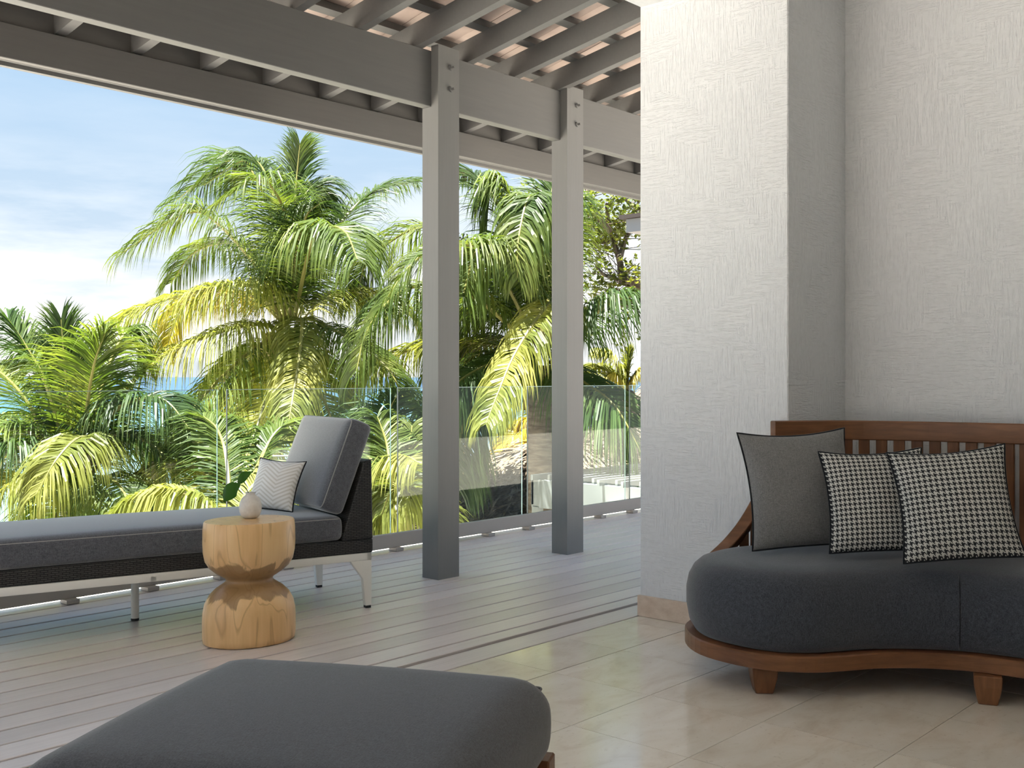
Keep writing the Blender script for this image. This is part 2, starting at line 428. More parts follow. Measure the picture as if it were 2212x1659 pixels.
def rounded_box(w, d, h, r, n=14, crown=0.0, sag=0.0, pinch=0.0):
    """cushion, base at z=0, centred on x and y; crown lifts the middle of the top, sag bulges the sides"""
    mb = MB(); idx = {}

    def vid(p):
        k = tuple(round(c, 5) for c in p)
        if k not in idx: idx[k] = len(mb.v); mb.v.append(k)
        return idx[k]
    hs = (w / 2, d / 2, h / 2)

    def warp(p):
        q = [p[i] * hs[i] for i in range(3)]
        inner = [max(-hs[i] + r, min(hs[i] - r, q[i])) for i in range(3)]
        dv = Vector([q[i] - inner[i] for i in range(3)])
        if dv.length > 1e-9: dv = dv.normalized() * r
        q = Vector(inner) + dv
        fx, fy, fz = 1 - (q.x / hs[0]) ** 2, 1 - (q.y / hs[1]) ** 2, 1 - (q.z / hs[2]) ** 2
        if q.z > 0: q.z += crown * max(fx, 0) ** .6 * max(fy, 0) ** .6 * (q.z / hs[2])
        q.x *= 1 + sag * fz / w; q.y *= 1 + sag * fz / d
        cr = (q.x / hs[0]) ** 4 * (q.y / hs[1]) ** 4
        q.x *= 1 + pinch * cr; q.y *= 1 + pinch * cr
        return (q.x, q.y, q.z + h / 2)
    g = [sin((i / n - .5) * pi) if True else 0 for i in range(n + 1)]
    for ax in range(3):
        for sgn in (-1, 1):
            for i in range(n):
                for j in range(n):
                    q = []
                    for (a, b) in ((g[i], g[j]), (g[i + 1], g[j]), (g[i + 1], g[j + 1]), (g[i], g[j + 1])):
                        p = [0, 0, 0]; p[ax] = sgn; p[(ax + 1) % 3] = a; p[(ax + 2) % 3] = b
                        q.append(vid(warp(p)))
                    if len(set(q)) == 4: mb.f.append(q if sgn > 0 else q[::-1]); mb.mi.append(0)
    return mb


# ================================================================== SETTING
random.seed(4)
# tiled floor
b = MB().box((-5, -5, -.30), (7, 3.085, -.014))
fl = b.build('floor', 'grout'); tag(fl, kind='structure', label='beige travertine tiled floor of the lounge')
T = .4635
tm = MB().box((0, 0, -.014), (T - .0025, T - .0025, 0)).mesh('tile', 'travertine')
tedge = MB().box((0, 0, -.014), (T - .0025, 3.083 - 2.7555, 0)).mesh('tile_cut', 'travertine')
X0, Y0 = 3.325, 2.7535
for i in range(-7, 4):
    o = link('tile', tedge, fl); o.location = (X0 + i * T, Y0 + .002, 0)
    for j in range(1, 10):
        x, y = X0 + i * T, Y0 - j * T
        if x > 4.98 or (x > 4.4 and y > 2.29): continue
        if x < .3 and y < -.5: continue
        o = link('tile', tm, fl); o.location = (x, y, random.uniform(-.0006, 0))
# deck
b = MB().box((-6, 3.085, -.35), (9.6, 5.62, -.03))
dk = b.build('deck', 'dark'); tag(dk, kind='structure', label='weathered grey timber deck of the terrace')
gaps = [3.379 + .146 * k for k in range(16)]
edges = [(3.089, 3.248)] + [(3.272, 3.379)] + [(g, g + .146) for g in gaps]
for a, c in edges:
    w = (c - a) - random.uniform(.011, .020)
    if a > 5.55: break
    o = MB().box((-6, -w / 2, -.03), (9.6, w / 2, 0)).build('deck_board', 'deck', dk, bevel=.002, seg=1)
    o.location = (0, (a + c) / 2, random.uniform(-.001, .0005))
tk = MB().box((-6, 3.249, -.03), (9.6, 3.271, -.012)).build('trim_1', 'track')
tag(tk, kind='structure', label='dark metal track recessed between deck and threshold board')

sc = MB().box((-6, 5.63, -.35), (9.6, 6.12, -.02)).build('bounce_ledge', 'bounce_stone'); tag(sc, kind='structure', label='added unseen pale ledge outside the glass, bouncing sun upward')  # unseen ledge, added to bounce sunlight onto the soffits
sc = MB().box((-9, 5.9, -.95), (7.9, 7.55, -.62)).build('bounce_slab', 'bounce_stone'); tag(sc, kind='structure', label='added unseen pale slab below the deck edge, bouncing sun upward')  # hidden slab, put in to throw sunlight up at beams and rafters
# stucco column, back wall, lintel, ceiling
cl = MB().box((4.40, 2.29, -.3), (5.6, 3.09, 4.2)).build('wall_end', 'stucco', bevel=.012, seg=3, smooth=True, autosm=.6)
tag(cl, kind='structure', label='white brushed stucco end wall beside the deck')
bw = MB().box((4.98, -5, -.3), (5.6, 2.30, 4.2)).build('wall_back', 'stucco')
tag(bw, kind='structure', label='white stucco wall behind the sofa')
lt = MB().box((-5, 2.29, 3.0), (4.41, 3.09, 4.2)).build('wall_lintel', 'stucco', bevel=.015, seg=3, smooth=True, autosm=.6)
tag(lt, kind='structure', label='white stucco lintel over the open front')
wl = MB().box((-5.2, -5, -.3), (-5, -.9, 4.2)).box((-5.2, 1.0, -.3), (-5, 2.3, 4.2)).box((-5.2, -.9, 2.3), (-5, 1.0, 4.2)).build('wall_left', 'stucco'); tag(wl, kind='structure', label='white stucco wall behind the camera, with an opening added to let in daylight')  # opening cut in the unseen wall to bring daylight into the lounge
wr = MB().box((-5.2, -5.2, -.3), (5.6, -5, 4.2)).build('wall_rear', 'stucco'); tag(wr, kind='structure', label='white stucco rear wall of the lounge')
ce = MB().box((-5, -5, 3.45), (5.2, 2.4, 3.7)).build('ceiling', 'ceiling'); tag(ce, kind='structure', label='plain white lounge ceiling')
bb = MB().box((4.382, 2.272, 0), (4.40, 3.094, .103)).box((4.40, 2.272, 0), (4.962, 2.29, .103)).build('baseboard_end', 'skirting', bevel=.003, seg=1)
tag(bb, kind='structure', label='beige stone skirting at the foot of the stucco end wall')
bb = MB().box((4.962, -5, 0), (4.98, 2.27, .103)).build('baseboard_back', 'skirting'); tag(bb, kind='structure', label='beige stone skirting behind the sofa')

# ------------------------------------------------------------------ terrace roof
SL = .17


def zr(Y): return 3.075 - SL * (Y - 4.55)      # underside of the rafters


RL = -2.0      # the roof stops here; further left the deck lies open to the sun
RX = [4.257 + .4245 * k for k in range(-14, 13)]
roof = MB()
y0, y1 = 3.09, 5.56
zt = .137 + .045
roof.add([(RL, y0, zr(y0) + zt + .05), (9.6, y0, zr(y0) + zt + .05), (9.6, y1, zr(y1) + zt + .05), (RL, y1, zr(y1) + zt + .05),
          (RL, y0, zr(y0) + zt + .10), (9.6, y0, zr(y0) + zt + .10), (9.6, y1, zr(y1) + zt + .10), (RL, y1, zr(y1) + zt + .10)],
         [(0, 3, 2, 1), (4, 5, 6, 7), (0, 1, 5, 4), (1, 2, 6, 5), (2, 3, 7, 6), (3, 0, 4, 7)])
rf = roof.build('roof', 'rooftile'); tag(rf, kind='structure', label='sloping terrace roof on grey rafters')
hl = sqrt(1 + SL * SL)
rp = MB()
for (Y, lo, hi) in ((3.05, 0, .137), (5.435, 0, .137)):
    rp.v += [(0, Y, zr(Y) + lo), (.056, Y, zr(Y) + lo), (.056, Y, zr(Y) + hi), (0, Y, zr(Y) + hi)]
rp.f = [[0, 1, 2, 3], [7, 6, 5, 4], [0, 4, 5, 1], [1, 5, 6, 2], [2, 6, 7, 3], [3, 7, 4, 0]]; rp.mi = [0] * 6
rme = rp.mesh('rafter', 'paint')
for x in RX:
    o = link('rafter', rme, rf); o.location = (x, 0, 0)
ym = [4.40 + .318 * k for k in range(-4, 4)]
bme = MB().box((RL, -.032, 0), (9.6, .032, .042)).mesh('batten', 'paint')
for y in ym:
    o = link('batten', bme, rf); o.location = (0, y, zr(y) + .137); o.rotation_euler = (-math.atan(SL), 0, 0)
# tiles, one per bay and row, each row lapping the one below
tme = MB().box((.002, -.20, 0), (.4225, .20, .02)).mesh('roof_tile', 'rooftile')
for y in ym:
    for x in RX:
        o = link('roof_tile', tme, rf); o.location = (x + .028, y + .16, zr(y + .16) + .137 + .052 + random.uniform(0, .003))
        o.rotation_euler = (-math.atan(SL) - .05, 0, 0)
fb = MB().box((RL, 5.395, 2.745), (9.6, 5.435, 2.918)).build('fascia_board', 'paint', rf, bevel=.003, seg=1)
fb = MB().box((RL, 5.436, 2.745), (9.6, 5.465, 3.10)).build('fascia_board', 'paint', rf)
fb = MB().box((RL, 5.466, 2.725), (9.6, 5.50, 2.80)).build('drip_edge', 'paint', rf)

# posts, beam
for px, lab in ((4.378, 'square grey timber post nearest the lounger'), (5.565, 'square grey timber post further right, nearer the stucco wall')):
    t = thing('timber_post', lab, 'post', (px, 4.49, 0), group='grey posts of the terrace')
    MB().box((0, 0, 0), (.172, .132, 2.75)).box((0, 0, 2.75), (.172, .058, 3.103)).build('shaft', 'paint_up', t)
    for z in (2.985, 2.86):
        bb = MB().tube([(.10, .01, z), (.10, -.012, z)], .016, 12).tube([(.10, -.012, z), (.10, -.034, z)], .007, 8)
        bb.build('bolt', 'paint_up', t)
bm_ = MB().box((RL, 4.548, 2.752), (9.6, 4.622, 3.075)).build('timber_beam', 'paint', bevel=.003, seg=1)
tag(bm_, 'deep grey timber beam carried by the posts under the rafters', 'beam')

# ------------------------------------------------------------------ glass balustrade
gb = thing('glass_balustrade', 'frameless clear glass balustrade along the deck edge', 'railing', (0, 5.485, 0))
MB().box((-3, -.016, .022), (9.5, .018, .118)).build('base_rail', 'rail', gb, bevel=.004, seg=1)
PX = [3.585 + 1.346 * k for k in range(-4, 5) if 3.585 + 1.346 * k < 8.5]
gm = MB().box((.034, -.006, .10), (1.312, .006, 1.10)).mesh('glass_pane', 'glass')
em = MB().box((.034, -.0062, 1.10), (1.312, .0062, 1.1035)).mesh('glass_top_edge', 'glass_edge')
ea = MB().box((.031, -.0055, .118), (.034, .0055, 1.10)).mesh('glass_side_edge', 'glass_joint')
eb = MB().box((1.312, -.004, .118), (1.3145, .004, 1.10)).mesh('glass_side_edge', 'glass_edge')
for x in PX:
    o = link('glass_pane', gm, gb); o.location = (x, 0, 0)
    for me in (em, ea, eb):
        c = link(me.name.split('.')[0], me, o)
km = MB().box((-.035, -.058, 0), (.035, .02, .024)).mesh('bracket', 'rail', bevel=.003, seg=1)
for k in range(-8, 15):
    o = link('bracket', km, gb); o.location = (2.66 + .455 * k, 0, 0)

# ================================================================== LOUNGER
LA = radians(-15.5)
lg = thing('chaise_lounge', 'long dark woven chaise with charcoal cushions on a white metal frame', 'chaise', (3.625, 4.216, 0), (0, 0, LA))
LEN, WID = 2.15, .668          # local x runs from -LEN (foot) to 0 (back), y from 0 (near) to WID


def uvbox(o, kx=1.0):
    """box-projected UVs in metres"""
    me = o.data; uv = me.uv_layers.new(name='UVMap')
    for p in me.polygons:
        n = p.normal; a = max(range(3), key=lambda i: abs(n[i]))
        for li in p.loop_indices:
            c = me.vertices[me.loops[li].vertex_index].co
            uv.data[li].uv = ((c.y, c.z), (c.x, c.z), (c.x, c.y))[a]


fr = MB()
fr.box((-LEN, 0, .243), (.012, .034, .283)).box((-LEN, WID - .034, .243), (.012, WID, .283)).box((-.022, .0, .243), (.012, WID, .283)).box((-LEN, 0, .243), (-LEN + .034, WID, .283)).box((-1.10, 0, .243), (-1.06, WID, .275))
fr.build('frame', 'white_metal', lg, bevel=.008, seg=2, smooth=True, autosm=.6)
for (sx, y) in ((0, .0), (0, WID - .034), (-LEN + .06, 0), (-LEN + .06, WID - .034)):
    g = MB(); s_ = -1 if sx == 0 else 1; x1 = .012 if sx == 0 else sx - .07
    prof = [(x1, .245), (x1 + s_ * .118, .245), (x1 + s_ * .048, .150), (x1 + s_ * .036, .012), (x1, .012)]
    g.add([(x, y, z) for x, z in prof] + [(x, y + .034, z) for x, z in prof], [(0, 1, 2, 3, 4), (9, 8, 7, 6, 5)] + [(i, (i + 1) % 5, (i + 1) % 5 + 5, i + 5) for i in range(5)])
    o = g.build('leg', 'white_metal', lg, bevel=.007, seg=2, smooth=True, autosm=.6)
    MB().box((min(x1, x1 + s_ * .036) + .004, y + .003, 0), (max(x1, x1 + s_ * .036) - .004, y + .031, .012)).build('foot_pad', 'rubber', o)
o = MB().tube([(-1.077, .355, .012), (-1.077, .355, .25)], .019, 16).build('leg', 'white_metal', lg, smooth=True, autosm=.6)
MB().tube([(-1.077, .355, 0), (-1.077, .355, .012)], .019, 16).build('foot_pad', 'rubber', o)
wk = MB().box((-LEN, -.002, .283), (.018, WID + .002, .352)).build('woven_base', 'wicker', lg, bevel=.006, seg=1); uvbox(wk)
# woven back: wedge with a raked front
prof = [(.018, .352), (-.15, .352), (-.138, .40), (-.045, .70), (-.034, .748), (.010, .757)]
g = MB(); n = len(prof)
g.add([(x, -.002, z) for x, z in prof] + [(x, WID + .002, z) for x, z in prof], [tuple(range(n)), tuple(range(2 * n - 1, n - 1, -1))] + [(i, (i + 1) % n, (i + 1) % n + n, i + n) for i in range(n)])
wb = g.build('woven_back', 'wicker', lg, bevel=.006, seg=1); uvbox(wb)
cu = rounded_box(LEN - .16, WID - .01, .125, .028, 18, crown=.028, sag=.012).build('seat_cushion', 'charcoal_light', lg, smooth=True)
cu.location = (-.150 - (LEN - .16) / 2, WID / 2, .352)


def seam(parent, w, d, z, r=.003, in_=.006, mat='seam', nm='seam_piping'):
    pts = []
    N = 14
    cr = .03
    for cx_, cy_, a0 in ((w / 2 - cr, d / 2 - cr, 0), (-w / 2 + cr, d / 2 - cr, 90), (-w / 2 + cr, -d / 2 + cr, 180), (w / 2 - cr, -d / 2 + cr, 270)):
        for k in range(6):
            a = radians(a0 + 90 * k / 5); pts.append((cx_ + (cr - in_) * cos(a), cy_ + (cr - in_) * sin(a), z))
    MB().loop_tube(pts, r, 6).build(nm, mat, parent, smooth=True)


seam(cu, LEN - .16, WID - .01, .112, .0035, .004)
bk = rounded_box(WID - .01, .475, .135, .03, 14, crown=.02, sag=.012).build('back_cushion', 'charcoal_light', lg, smooth=True)
seam(bk, WID - .01, .475, .122, .0035, .004)
# local frame of back cushion: x across the chaise, y up the back, z towards the sitter
TL = radians(21)
bx_ = Vector((0, -1, 0)); by_ = Vector((sin(TL), 0, cos(TL))); bz_ = bx_.cross(by_)
if bz_.x > 0: bx_ = -bx_; bz_ = bx_.cross(by_)
pos = Vector((-.145, WID / 2, .478)) + by_ * .238
bk.matrix_local = Matrix(((bx_.x, by_.x, bz_.x, pos.x), (bx_.y, by_.y, bz_.y, pos.y), (bx_.z, by_.z, bz_.z, pos.z), (0, 0, 0, 1)))


# ------------------------------------------------------------------ pillows
def pillow(name, label, w, h, t, mat, centre, right, lean, roll, group=None, pipe=.004, seed=0, pinch=.105):
    """scatter pillow: right = world direction of its width (seen from the front), leans back by lean"""
    rnd = random.Random(seed); n = 28; mb = MB(); uv = []

    def P(a, b_, sgn):
        fx, fy = 1 - a * a, 1 - b_ * b_
        zz = sgn * t / 2 * (max(fx, 0) ** .48) * (max(fy, 0) ** .48)
        ix = 1 - pinch * (1 - b_ * b_) ** 1.0 * abs(a) ** 3; iy = 1 - pinch * (1 if b_ > 0 else .25) * (1 - a * a) * abs(b_) ** 3
        zz += sgn * .004 * sin(7 * a + seed) * sin(5 * b_ + seed) * fx * fy
        return (a * w / 2 * ix, b_ * h / 2 * iy, zz)
    g = [sin((i / n - .5) * pi) * .55 + (i / n - .5) * 2 * .45 for i in range(n + 1)]
    for sgn in (1, -1):
        o = len(mb.v)
        for j in range(n + 1):
            for i in range(n + 1):
                mb.v.append(P(g[i], g[j], sgn)); uv.append((g[i] * .5 + .5, g[j] * .5 + .5))
        for j in range(n):
            for i in range(n):
                q = [o + j * (n + 1) + i, o + j * (n + 1) + i + 1, o + (j + 1) * (n + 1) + i + 1, o + (j + 1) * (n + 1) + i]
                mb.f.append(q if sgn > 0 else q[::-1]); mb.mi.append(0)
    me = bpy.data.meshes.new('cover'); me.from_pydata(mb.v, [], mb.f); me.materials.append(MAT[mat])
    ul = me.uv_layers.new(name='UVMap')
    for l in me.loops: ul.data[l.index].uv = uv[l.vertex_index]
    for p in me.polygons: p.use_smooth = True
    root = thing(name, label, 'pillow', centre, group=group)
    R = Vector(right).normalized(); Z = Vector((0, 0, 1)); N = R.cross(Z)
    if N.dot(Vector((0, 0, EYE)) - Vector(centre)) < 0: N = -N
    U = (Z * cos(lean) - N * sin(lean)); N2 = R.cross(U)
    R2 = R * cos(roll) + U * sin(roll); U2 = U * cos(roll) - R * sin(roll)
    root.matrix_world = Matrix(((R2.x, U2.x, N2.x, centre[0]), (R2.y, U2.y, N2.y, centre[1]), (R2.z, U2.z, N2.z, centre[2]), (0, 0, 0, 1)))
    link('cover', me, root)
    per = [P(-1 + 2 * k / 24, -1, 1) for k in range(24)] + [P(1, -1 + 2 * k / 24, 1) for k in range(24)] + [P(1 - 2 * k / 24, 1, 1) for k in range(24)] + [P(-1, 1 - 2 * k / 24, 1) for k in range(24)]
    per = [(x * 1.006, y * 1.006, 0) for x, y, z in per]
    MB().loop_tube(per, pipe, 6).build('piping', 'piping', root, smooth=True)
    return root


LD = Vector((cos(LA), sin(LA), 0)); LWd = Vector((-sin(LA), cos(LA), 0)); LO = Vector((3.625, 4.216, 0))


def lp(x, y, z): return LO + LD * x + LWd * y + Vector((0, 0, z))


pillow('throw_pillow', 'small off-white chevron pillow with dark piping on the chaise', .28, .27, .12, 'chevron', lp(-.375, .33, .622), -LWd * .80 + LD * .60, radians(24), radians(-3), seed=2)

# ================================================================== SIDE TABLE, VASE, SPRIG
prof = [(.005, 0), (.186, 0), (.196, .006), (.199, .03), (.200, .09), (.198, .135), (.190, .175), (.172, .21), (.145, .238), (.118, .256), (.104, .266), (.100, .275), (.104, .284), (.120, .294),
        (.146, .311), (.170, .332), (.188, .362), (.196, .40), (.198, .44), (.197, .50), (.194, .532), (.190, .538), (.005, .538)]
tb = MB().lathe(prof, 56, 1.05, .86).build('side_table', 'tablewood', smooth=True, autosm=.9)
tb.location = (2.825, 4.105, 0); tb.rotation_euler = (0, 0, radians(-12))
tag(tb, 'hourglass-shaped solid pale wood side table on the deck', 'side table')
prof = [(.004, 0), (.026, 0), (.040, .010), (.048, .030), (.051, .052), (.048, .072), (.039, .090), (.027, .101), (.021, .106), (.021, .111), (.025, .117), (.020, .117), (.016, .108), (.03, .09), (.04, .05), (.03, .012), (.004, .01)]
vs = MB().lathe(prof, 36).build('bud_vase', 'vase', smooth=True)
vpos = at(541, 1117, 4.90); vs.location = (vpos.x, vpos.y, .538)
tag(vs, 'small round grey ceramic vase on the wooden side table', 'vase')
MAT['bigleaf'] = leafmat('glossy_green_leaf', (.020, .075, .010), (.035, .115, .014), (.06, .15, .022), .25, .6, .2)
sg = thing('leaf_sprig', 'cut sprig of two broad glossy green leaves in the grey vase', 'sprig', (vpos.x, vpos.y, .64))


def P2(u, v, dd=0.0): return at(u, v, 4.90 + dd) - Vector((vpos.x, vpos.y, .64))


MB().tube(spline([(0, 0, -.06), P2(539, 1070), P2(528, 1052), P2(516, 1046)], 10), .0022, 6).build('stem', 'bigleaf', sg, smooth=True)
for pts, wd in (([P2(519, 1046), P2(500, 1060, -.02), P2(484, 1083, -.03)], .034), ([P2(514, 1046), P2(527, 1030, .02), P2(543, 1020, .03)], .020)):
    c = spline(pts, 12); g = MB()
    for i, p in enumerate(c):
        t = i / 11; wv = wd * (sin(pi * min(1, t * .96 + .02)) ** .8); tan = (c[min(i + 1, 11)] - c[max(i - 1, 0)]).normalized()
        s_ = tan.cross(FW + Vector((.3, -.2, .75))).normalized(); up = s_.cross(tan)
        g.v += [tuple(p - s_ * wv + up * wv * .3), tuple(p), tuple(p + s_ * wv + up * wv * .3)]
    for i in range(11):
        for k in (0, 1): g.f.append([i * 3 + k, i * 3 + k + 1, i * 3 + 4 + k, i * 3 + 3 + k]); g.mi.append(0)
    g.build('leaf', 'bigleaf', sg, smooth=True)

# ================================================================== SOFA
sf = thing('curved_sofa', 'curved teak sofa with slatted back and charcoal kidney-shaped seat', 'sofa', (4.0, 1.6, 0))
SO = Vector((4.0, 1.6, 0))
front = [(3.70, 2.375), (3.585, 2.235), (3.545, 2.06), (3.565, 1.91), (3.645, 1.79), (3.75, 1.71), (3.86, 1.635), (3.955, 1.53), (4.025, 1.41), (4.06, 1.28), (4.07, 1.13)]
back = [(4.33, 2.33), (4.478, 2.225), (4.60, 2.09), (4.705, 1.795), (4.755, 1.45), (4.765, 1.13)]
mir = 1.13
fm = [(x, 2 * mir - y) for x, y in front[:-1]][::-1]; bmir = [(x, 2 * mir - y) for x, y in back[:-1]]
ring = front + fm + [(3.86, -.205), (4.06, -.20), (4.22, -.145)] + bmir + back[::-1][1:] + [(4.22, 2.405), (4.06, 2.46), (3.86, 2.46)]
# smooth closed outline
R3 = [Vector((x, y, 0)) for x, y in ring]
N_ = len(R3); outline = []
for i in range(N_):
    a, b_, c, d = R3[i - 1], R3[i], R3[(i + 1) % N_], R3[(i + 2) % N_]
    for k in range(4):
        t = k / 4
        outline.append(.5 * ((2 * b_) + (c - a) * t + (2 * a - 5 * b_ + 4 * c - d) * t * t + (3 * b_ - a - 3 * c + d) * t ** 3))


def offset(poly, d):
    out = []; n = len(poly)
    area = sum(poly[i].x * poly[(i + 1) % n].y - poly[(i + 1) % n].x * poly[i].y for i in range(n))
    sg_ = 1 if area > 0 else -1
    for i in range(n):
        t = (poly[(i + 1) % n] - poly[i - 1]).normalized(); nrm = Vector((-t.y, t.x, 0)) * sg_
        out.append(poly[i] + nrm * d)
    return out


def outline_body(rings):
    """rings: (inward offset, z) from bottom to top"""
    g = MB(); n = len(outline)
    for d, z in rings: g.v += [(p.x - SO.x, p.y - SO.y, z) for p in offset(outline, d)]
    for i in range(len(rings) - 1):
        for k in range(n): g.f.append([i * n + k, i * n + (k + 1) % n, (i + 1) * n + (k + 1) % n, (i + 1) * n + k]); g.mi.append(0)
    g.f.append(list(range(n))[::-1]); g.mi.append(0); g.f.append([(len(rings) - 1) * n + k for k in range(n)]); g.mi.append(0)
    return g


outline_body([(.012, .105), (0, .109), (0, .160), (.006, .165)]).build('base_board', 'teak', sf)
cus = outline_body([(.060, .165), (.038, .172), (.018, .205), (.006, .27), (.006, .33), (.016, .378), (.036, .415), (.066, .441), (.105, .455), (.16, .462), (.20, .464)]).build('seat_cushion', 'charcoal', sf, smooth=True)
# upholstery seam down the front of the cushion
sp_ = [p for p in offset(outline, .006)]
k_ = min(range(len(sp_)), key=lambda i: (sp_[i] - Vector((4.03, 1.43, 0))).length)
zz = [.175, .205, .27, .33, .378, .415, .441]; dd_ = [.036, .018, .006, .006, .016, .036, .066]
MB().tube([offset(outline, d - .0005)[k_] - SO + Vector((0, 0, z)) for d, z in zip(dd_, zz)], .0025, 6).build('seam', 'piping', sf, smooth=True)
lm = MB()
for z, s_ in ((0, .032), (.03, .039), (.065, .046), (.1055, .048)):
    lm.v += [(-s_, -s_, z), (s_, -s_, z), (s_, s_, z), (-s_, s_, z)]
for i in range(3):
    for k in range(4): lm.f.append([i * 4 + k, i * 4 + (k + 1) % 4, i * 4 + 4 + (k + 1) % 4, i * 4 + 4 + k]); lm.mi.append(0)
lm.f += [[3, 2, 1, 0], [12, 13, 14, 15]]; lm.mi += [0, 0]
lme = lm.mesh('leg', 'teak_up', bevel=.003, seg=1)
for x, y, a in ((3.645, 2.00, 40), (4.06, 1.325, 20), (4.06, .93, -20), (3.645, .26, -40), (4.25, 2.25, 40), (4.66, 1.45, 5), (4.66, .8, -5), (4.25, .0, -40)):
    o = link('leg', lme, sf); o.location = (x - SO.x, y - SO.y, 0); o.rotation_euler = (0, 0, radians(a))
# back rail
path = spline([(x, y, 0) for x, y in back] + [(x, y, 0) for x, y in bmir[::-1]], 60)


def sweep(path, w, z0, z1, mat, name, par):
    g = MB(); n = len(path)
    for i, p in enumerate(path):
        t = (path[min(i + 1, n - 1)] - path[max(i - 1, 0)]); t.z = 0; t.normalize(); s_ = Vector((-t.y, t.x, 0)) * (w / 2)
        for q, z in ((p - s_, z0), (p + s_, z0), (p + s_, z1), (p - s_, z1)): g.v.append((q.x - SO.x, q.y - SO.y, z))
    for i in range(n - 1):
        for k in range(4): g.f.append([i * 4 + k, i * 4 + (k + 1) % 4, i * 4 + 4 + (k + 1) % 4, i * 4 + 4 + k]); g.mi.append(0)
    g.f += [[0, 1, 2, 3], [n * 4 - 1, n * 4 - 2, n * 4 - 3, n * 4 - 4]]; g.mi += [0, 0]
    return g.build(name, mat, par, bevel=.004, seg=1)


sweep(path, .042, .898, .983, 'teak', 'top_rail', sf)
# slats standing along the back
acc, last, nx_ = 0.0, path[0], .055
sme = MB().box((-.011, -.0235, .16), (.011, .0235, .905)).mesh('slat', 'teak_up', bevel=.003, seg=1)
wide = MB().box((-.014, -.085, .16), (.014, .085, .905)).mesh('stile', 'teak_up', bevel=.003, seg=1)
dense = spline([(x, y, 0) for x, y in back] + [(x, y, 0) for x, y in bmir[::-1]], 1500)
wide_done = 0
for i in range(1, len(dense)):
    acc += (dense[i] - dense[i - 1]).length
    if acc >= nx_:
        y = dense[i].y
        isw = (1.24 < y < 1.42 and wide_done == 0) or (.9 < y < 1.0 and wide_done == 1)
        t = (dense[min(i + 5, len(dense) - 1)] - dense[i - 5]).normalized()
        if isw:
            j = min(i + int(.055 / (dense[i] - dense[i - 1]).length), len(dense) - 1); wide_done += 1
            o = link('stile', wide, sf); o.location = dense[j] - SO; nx_ += .19
        else:
            o = link('slat', sme, sf); o.location = dense[i] - SO; nx_ += .0735
        o.rotation_euler = (0, 0, math.atan2(t.y, t.x) + pi / 2)
# arm: a curved board sweeping from the rail end down to the seat
ap = [at(1672, 912, 4.79), at(1664, 945, 4.78), at(1650, 1010, 4.77), at(1628, 1068, 4.74), at(1596, 1124, 4.69), at(1562, 1166, 4.64), at(1530, 1196, 4.58), at(1512, 1215, 4.55)]
ap = spline(ap, 26)


def arm(ap, name):
    g = MB(); n = len(ap)
    for i, p in enumerate(ap):
        t = (ap[min(i + 1, n - 1)] - ap[max(i - 1, 0)]).normalized()
        hz = Vector((FW.x, FW.y, 0)); hz = RT * .86 - FW * .30      # edge direction: thickness of the board
        hz = (hz - t * hz.dot(t)).normalized(); up = t.cross(hz).normalized()
        if up.z > 0: up = -up
        wdt = .030 + .022 * min(1, i / 10); dep = .085
        fw_ = Vector((.80, .42, -.42)); fw_ = (fw_ - t * fw_.dot(t)).normalized()
        for q in (p, p + hz * wdt, p + hz * wdt + fw_ * dep, p + fw_ * dep): g.v.append(tuple(q - SO))
    for i in range(n - 1):
        for k in range(4): g.f.append([i * 4 + k, i * 4 + (k + 1) % 4, i * 4 + 4 + (k + 1) % 4, i * 4 + 4 + k]); g.mi.append(0)
    g.f += [[0, 1, 2, 3], [n * 4 - 1, n * 4 - 2, n * 4 - 3, n * 4 - 4]]; g.mi += [0, 0]
    return g


arm(ap, 'arm').build('arm', 'teak', sf, bevel=.003, seg=1)
for u, top in ((1607, 1150), (1631, 1125)):
    p = at(u, top, 4.72)
    o = MB().box((-.011, -.02, .18), (.011, .02, p.z)).build('slat', 'teak_up', sf); o.location = (p.x - SO.x, p.y - SO.y, 0); o.rotation_euler = (0, 0, radians(35))

pillow('throw_pillow', 'plain grey linen pillow with black piping at the sofa end', .475, .475, .16, 'greypillow', at(1727, 1054, 4.40), (.80, -.60, 0), radians(14), radians(2), seed=1)
pillow('throw_pillow', 'houndstooth pillow in the middle of the three sofa pillows', .40, .40, .15, 'hound', at(1892, 1080, 4.22), (.62, -.78, 0), radians(17), radians(2.5), 'houndstooth pillows on the sofa', seed=5)
pillow('throw_pillow', 'houndstooth pillow furthest right on the sofa, in front of the other', .425, .425, .16, 'hound', at(2062, 1087, 4.04), (.50, -.866, 0), radians(20), radians(5.5), 'houndstooth pillows on the sofa', seed=8)

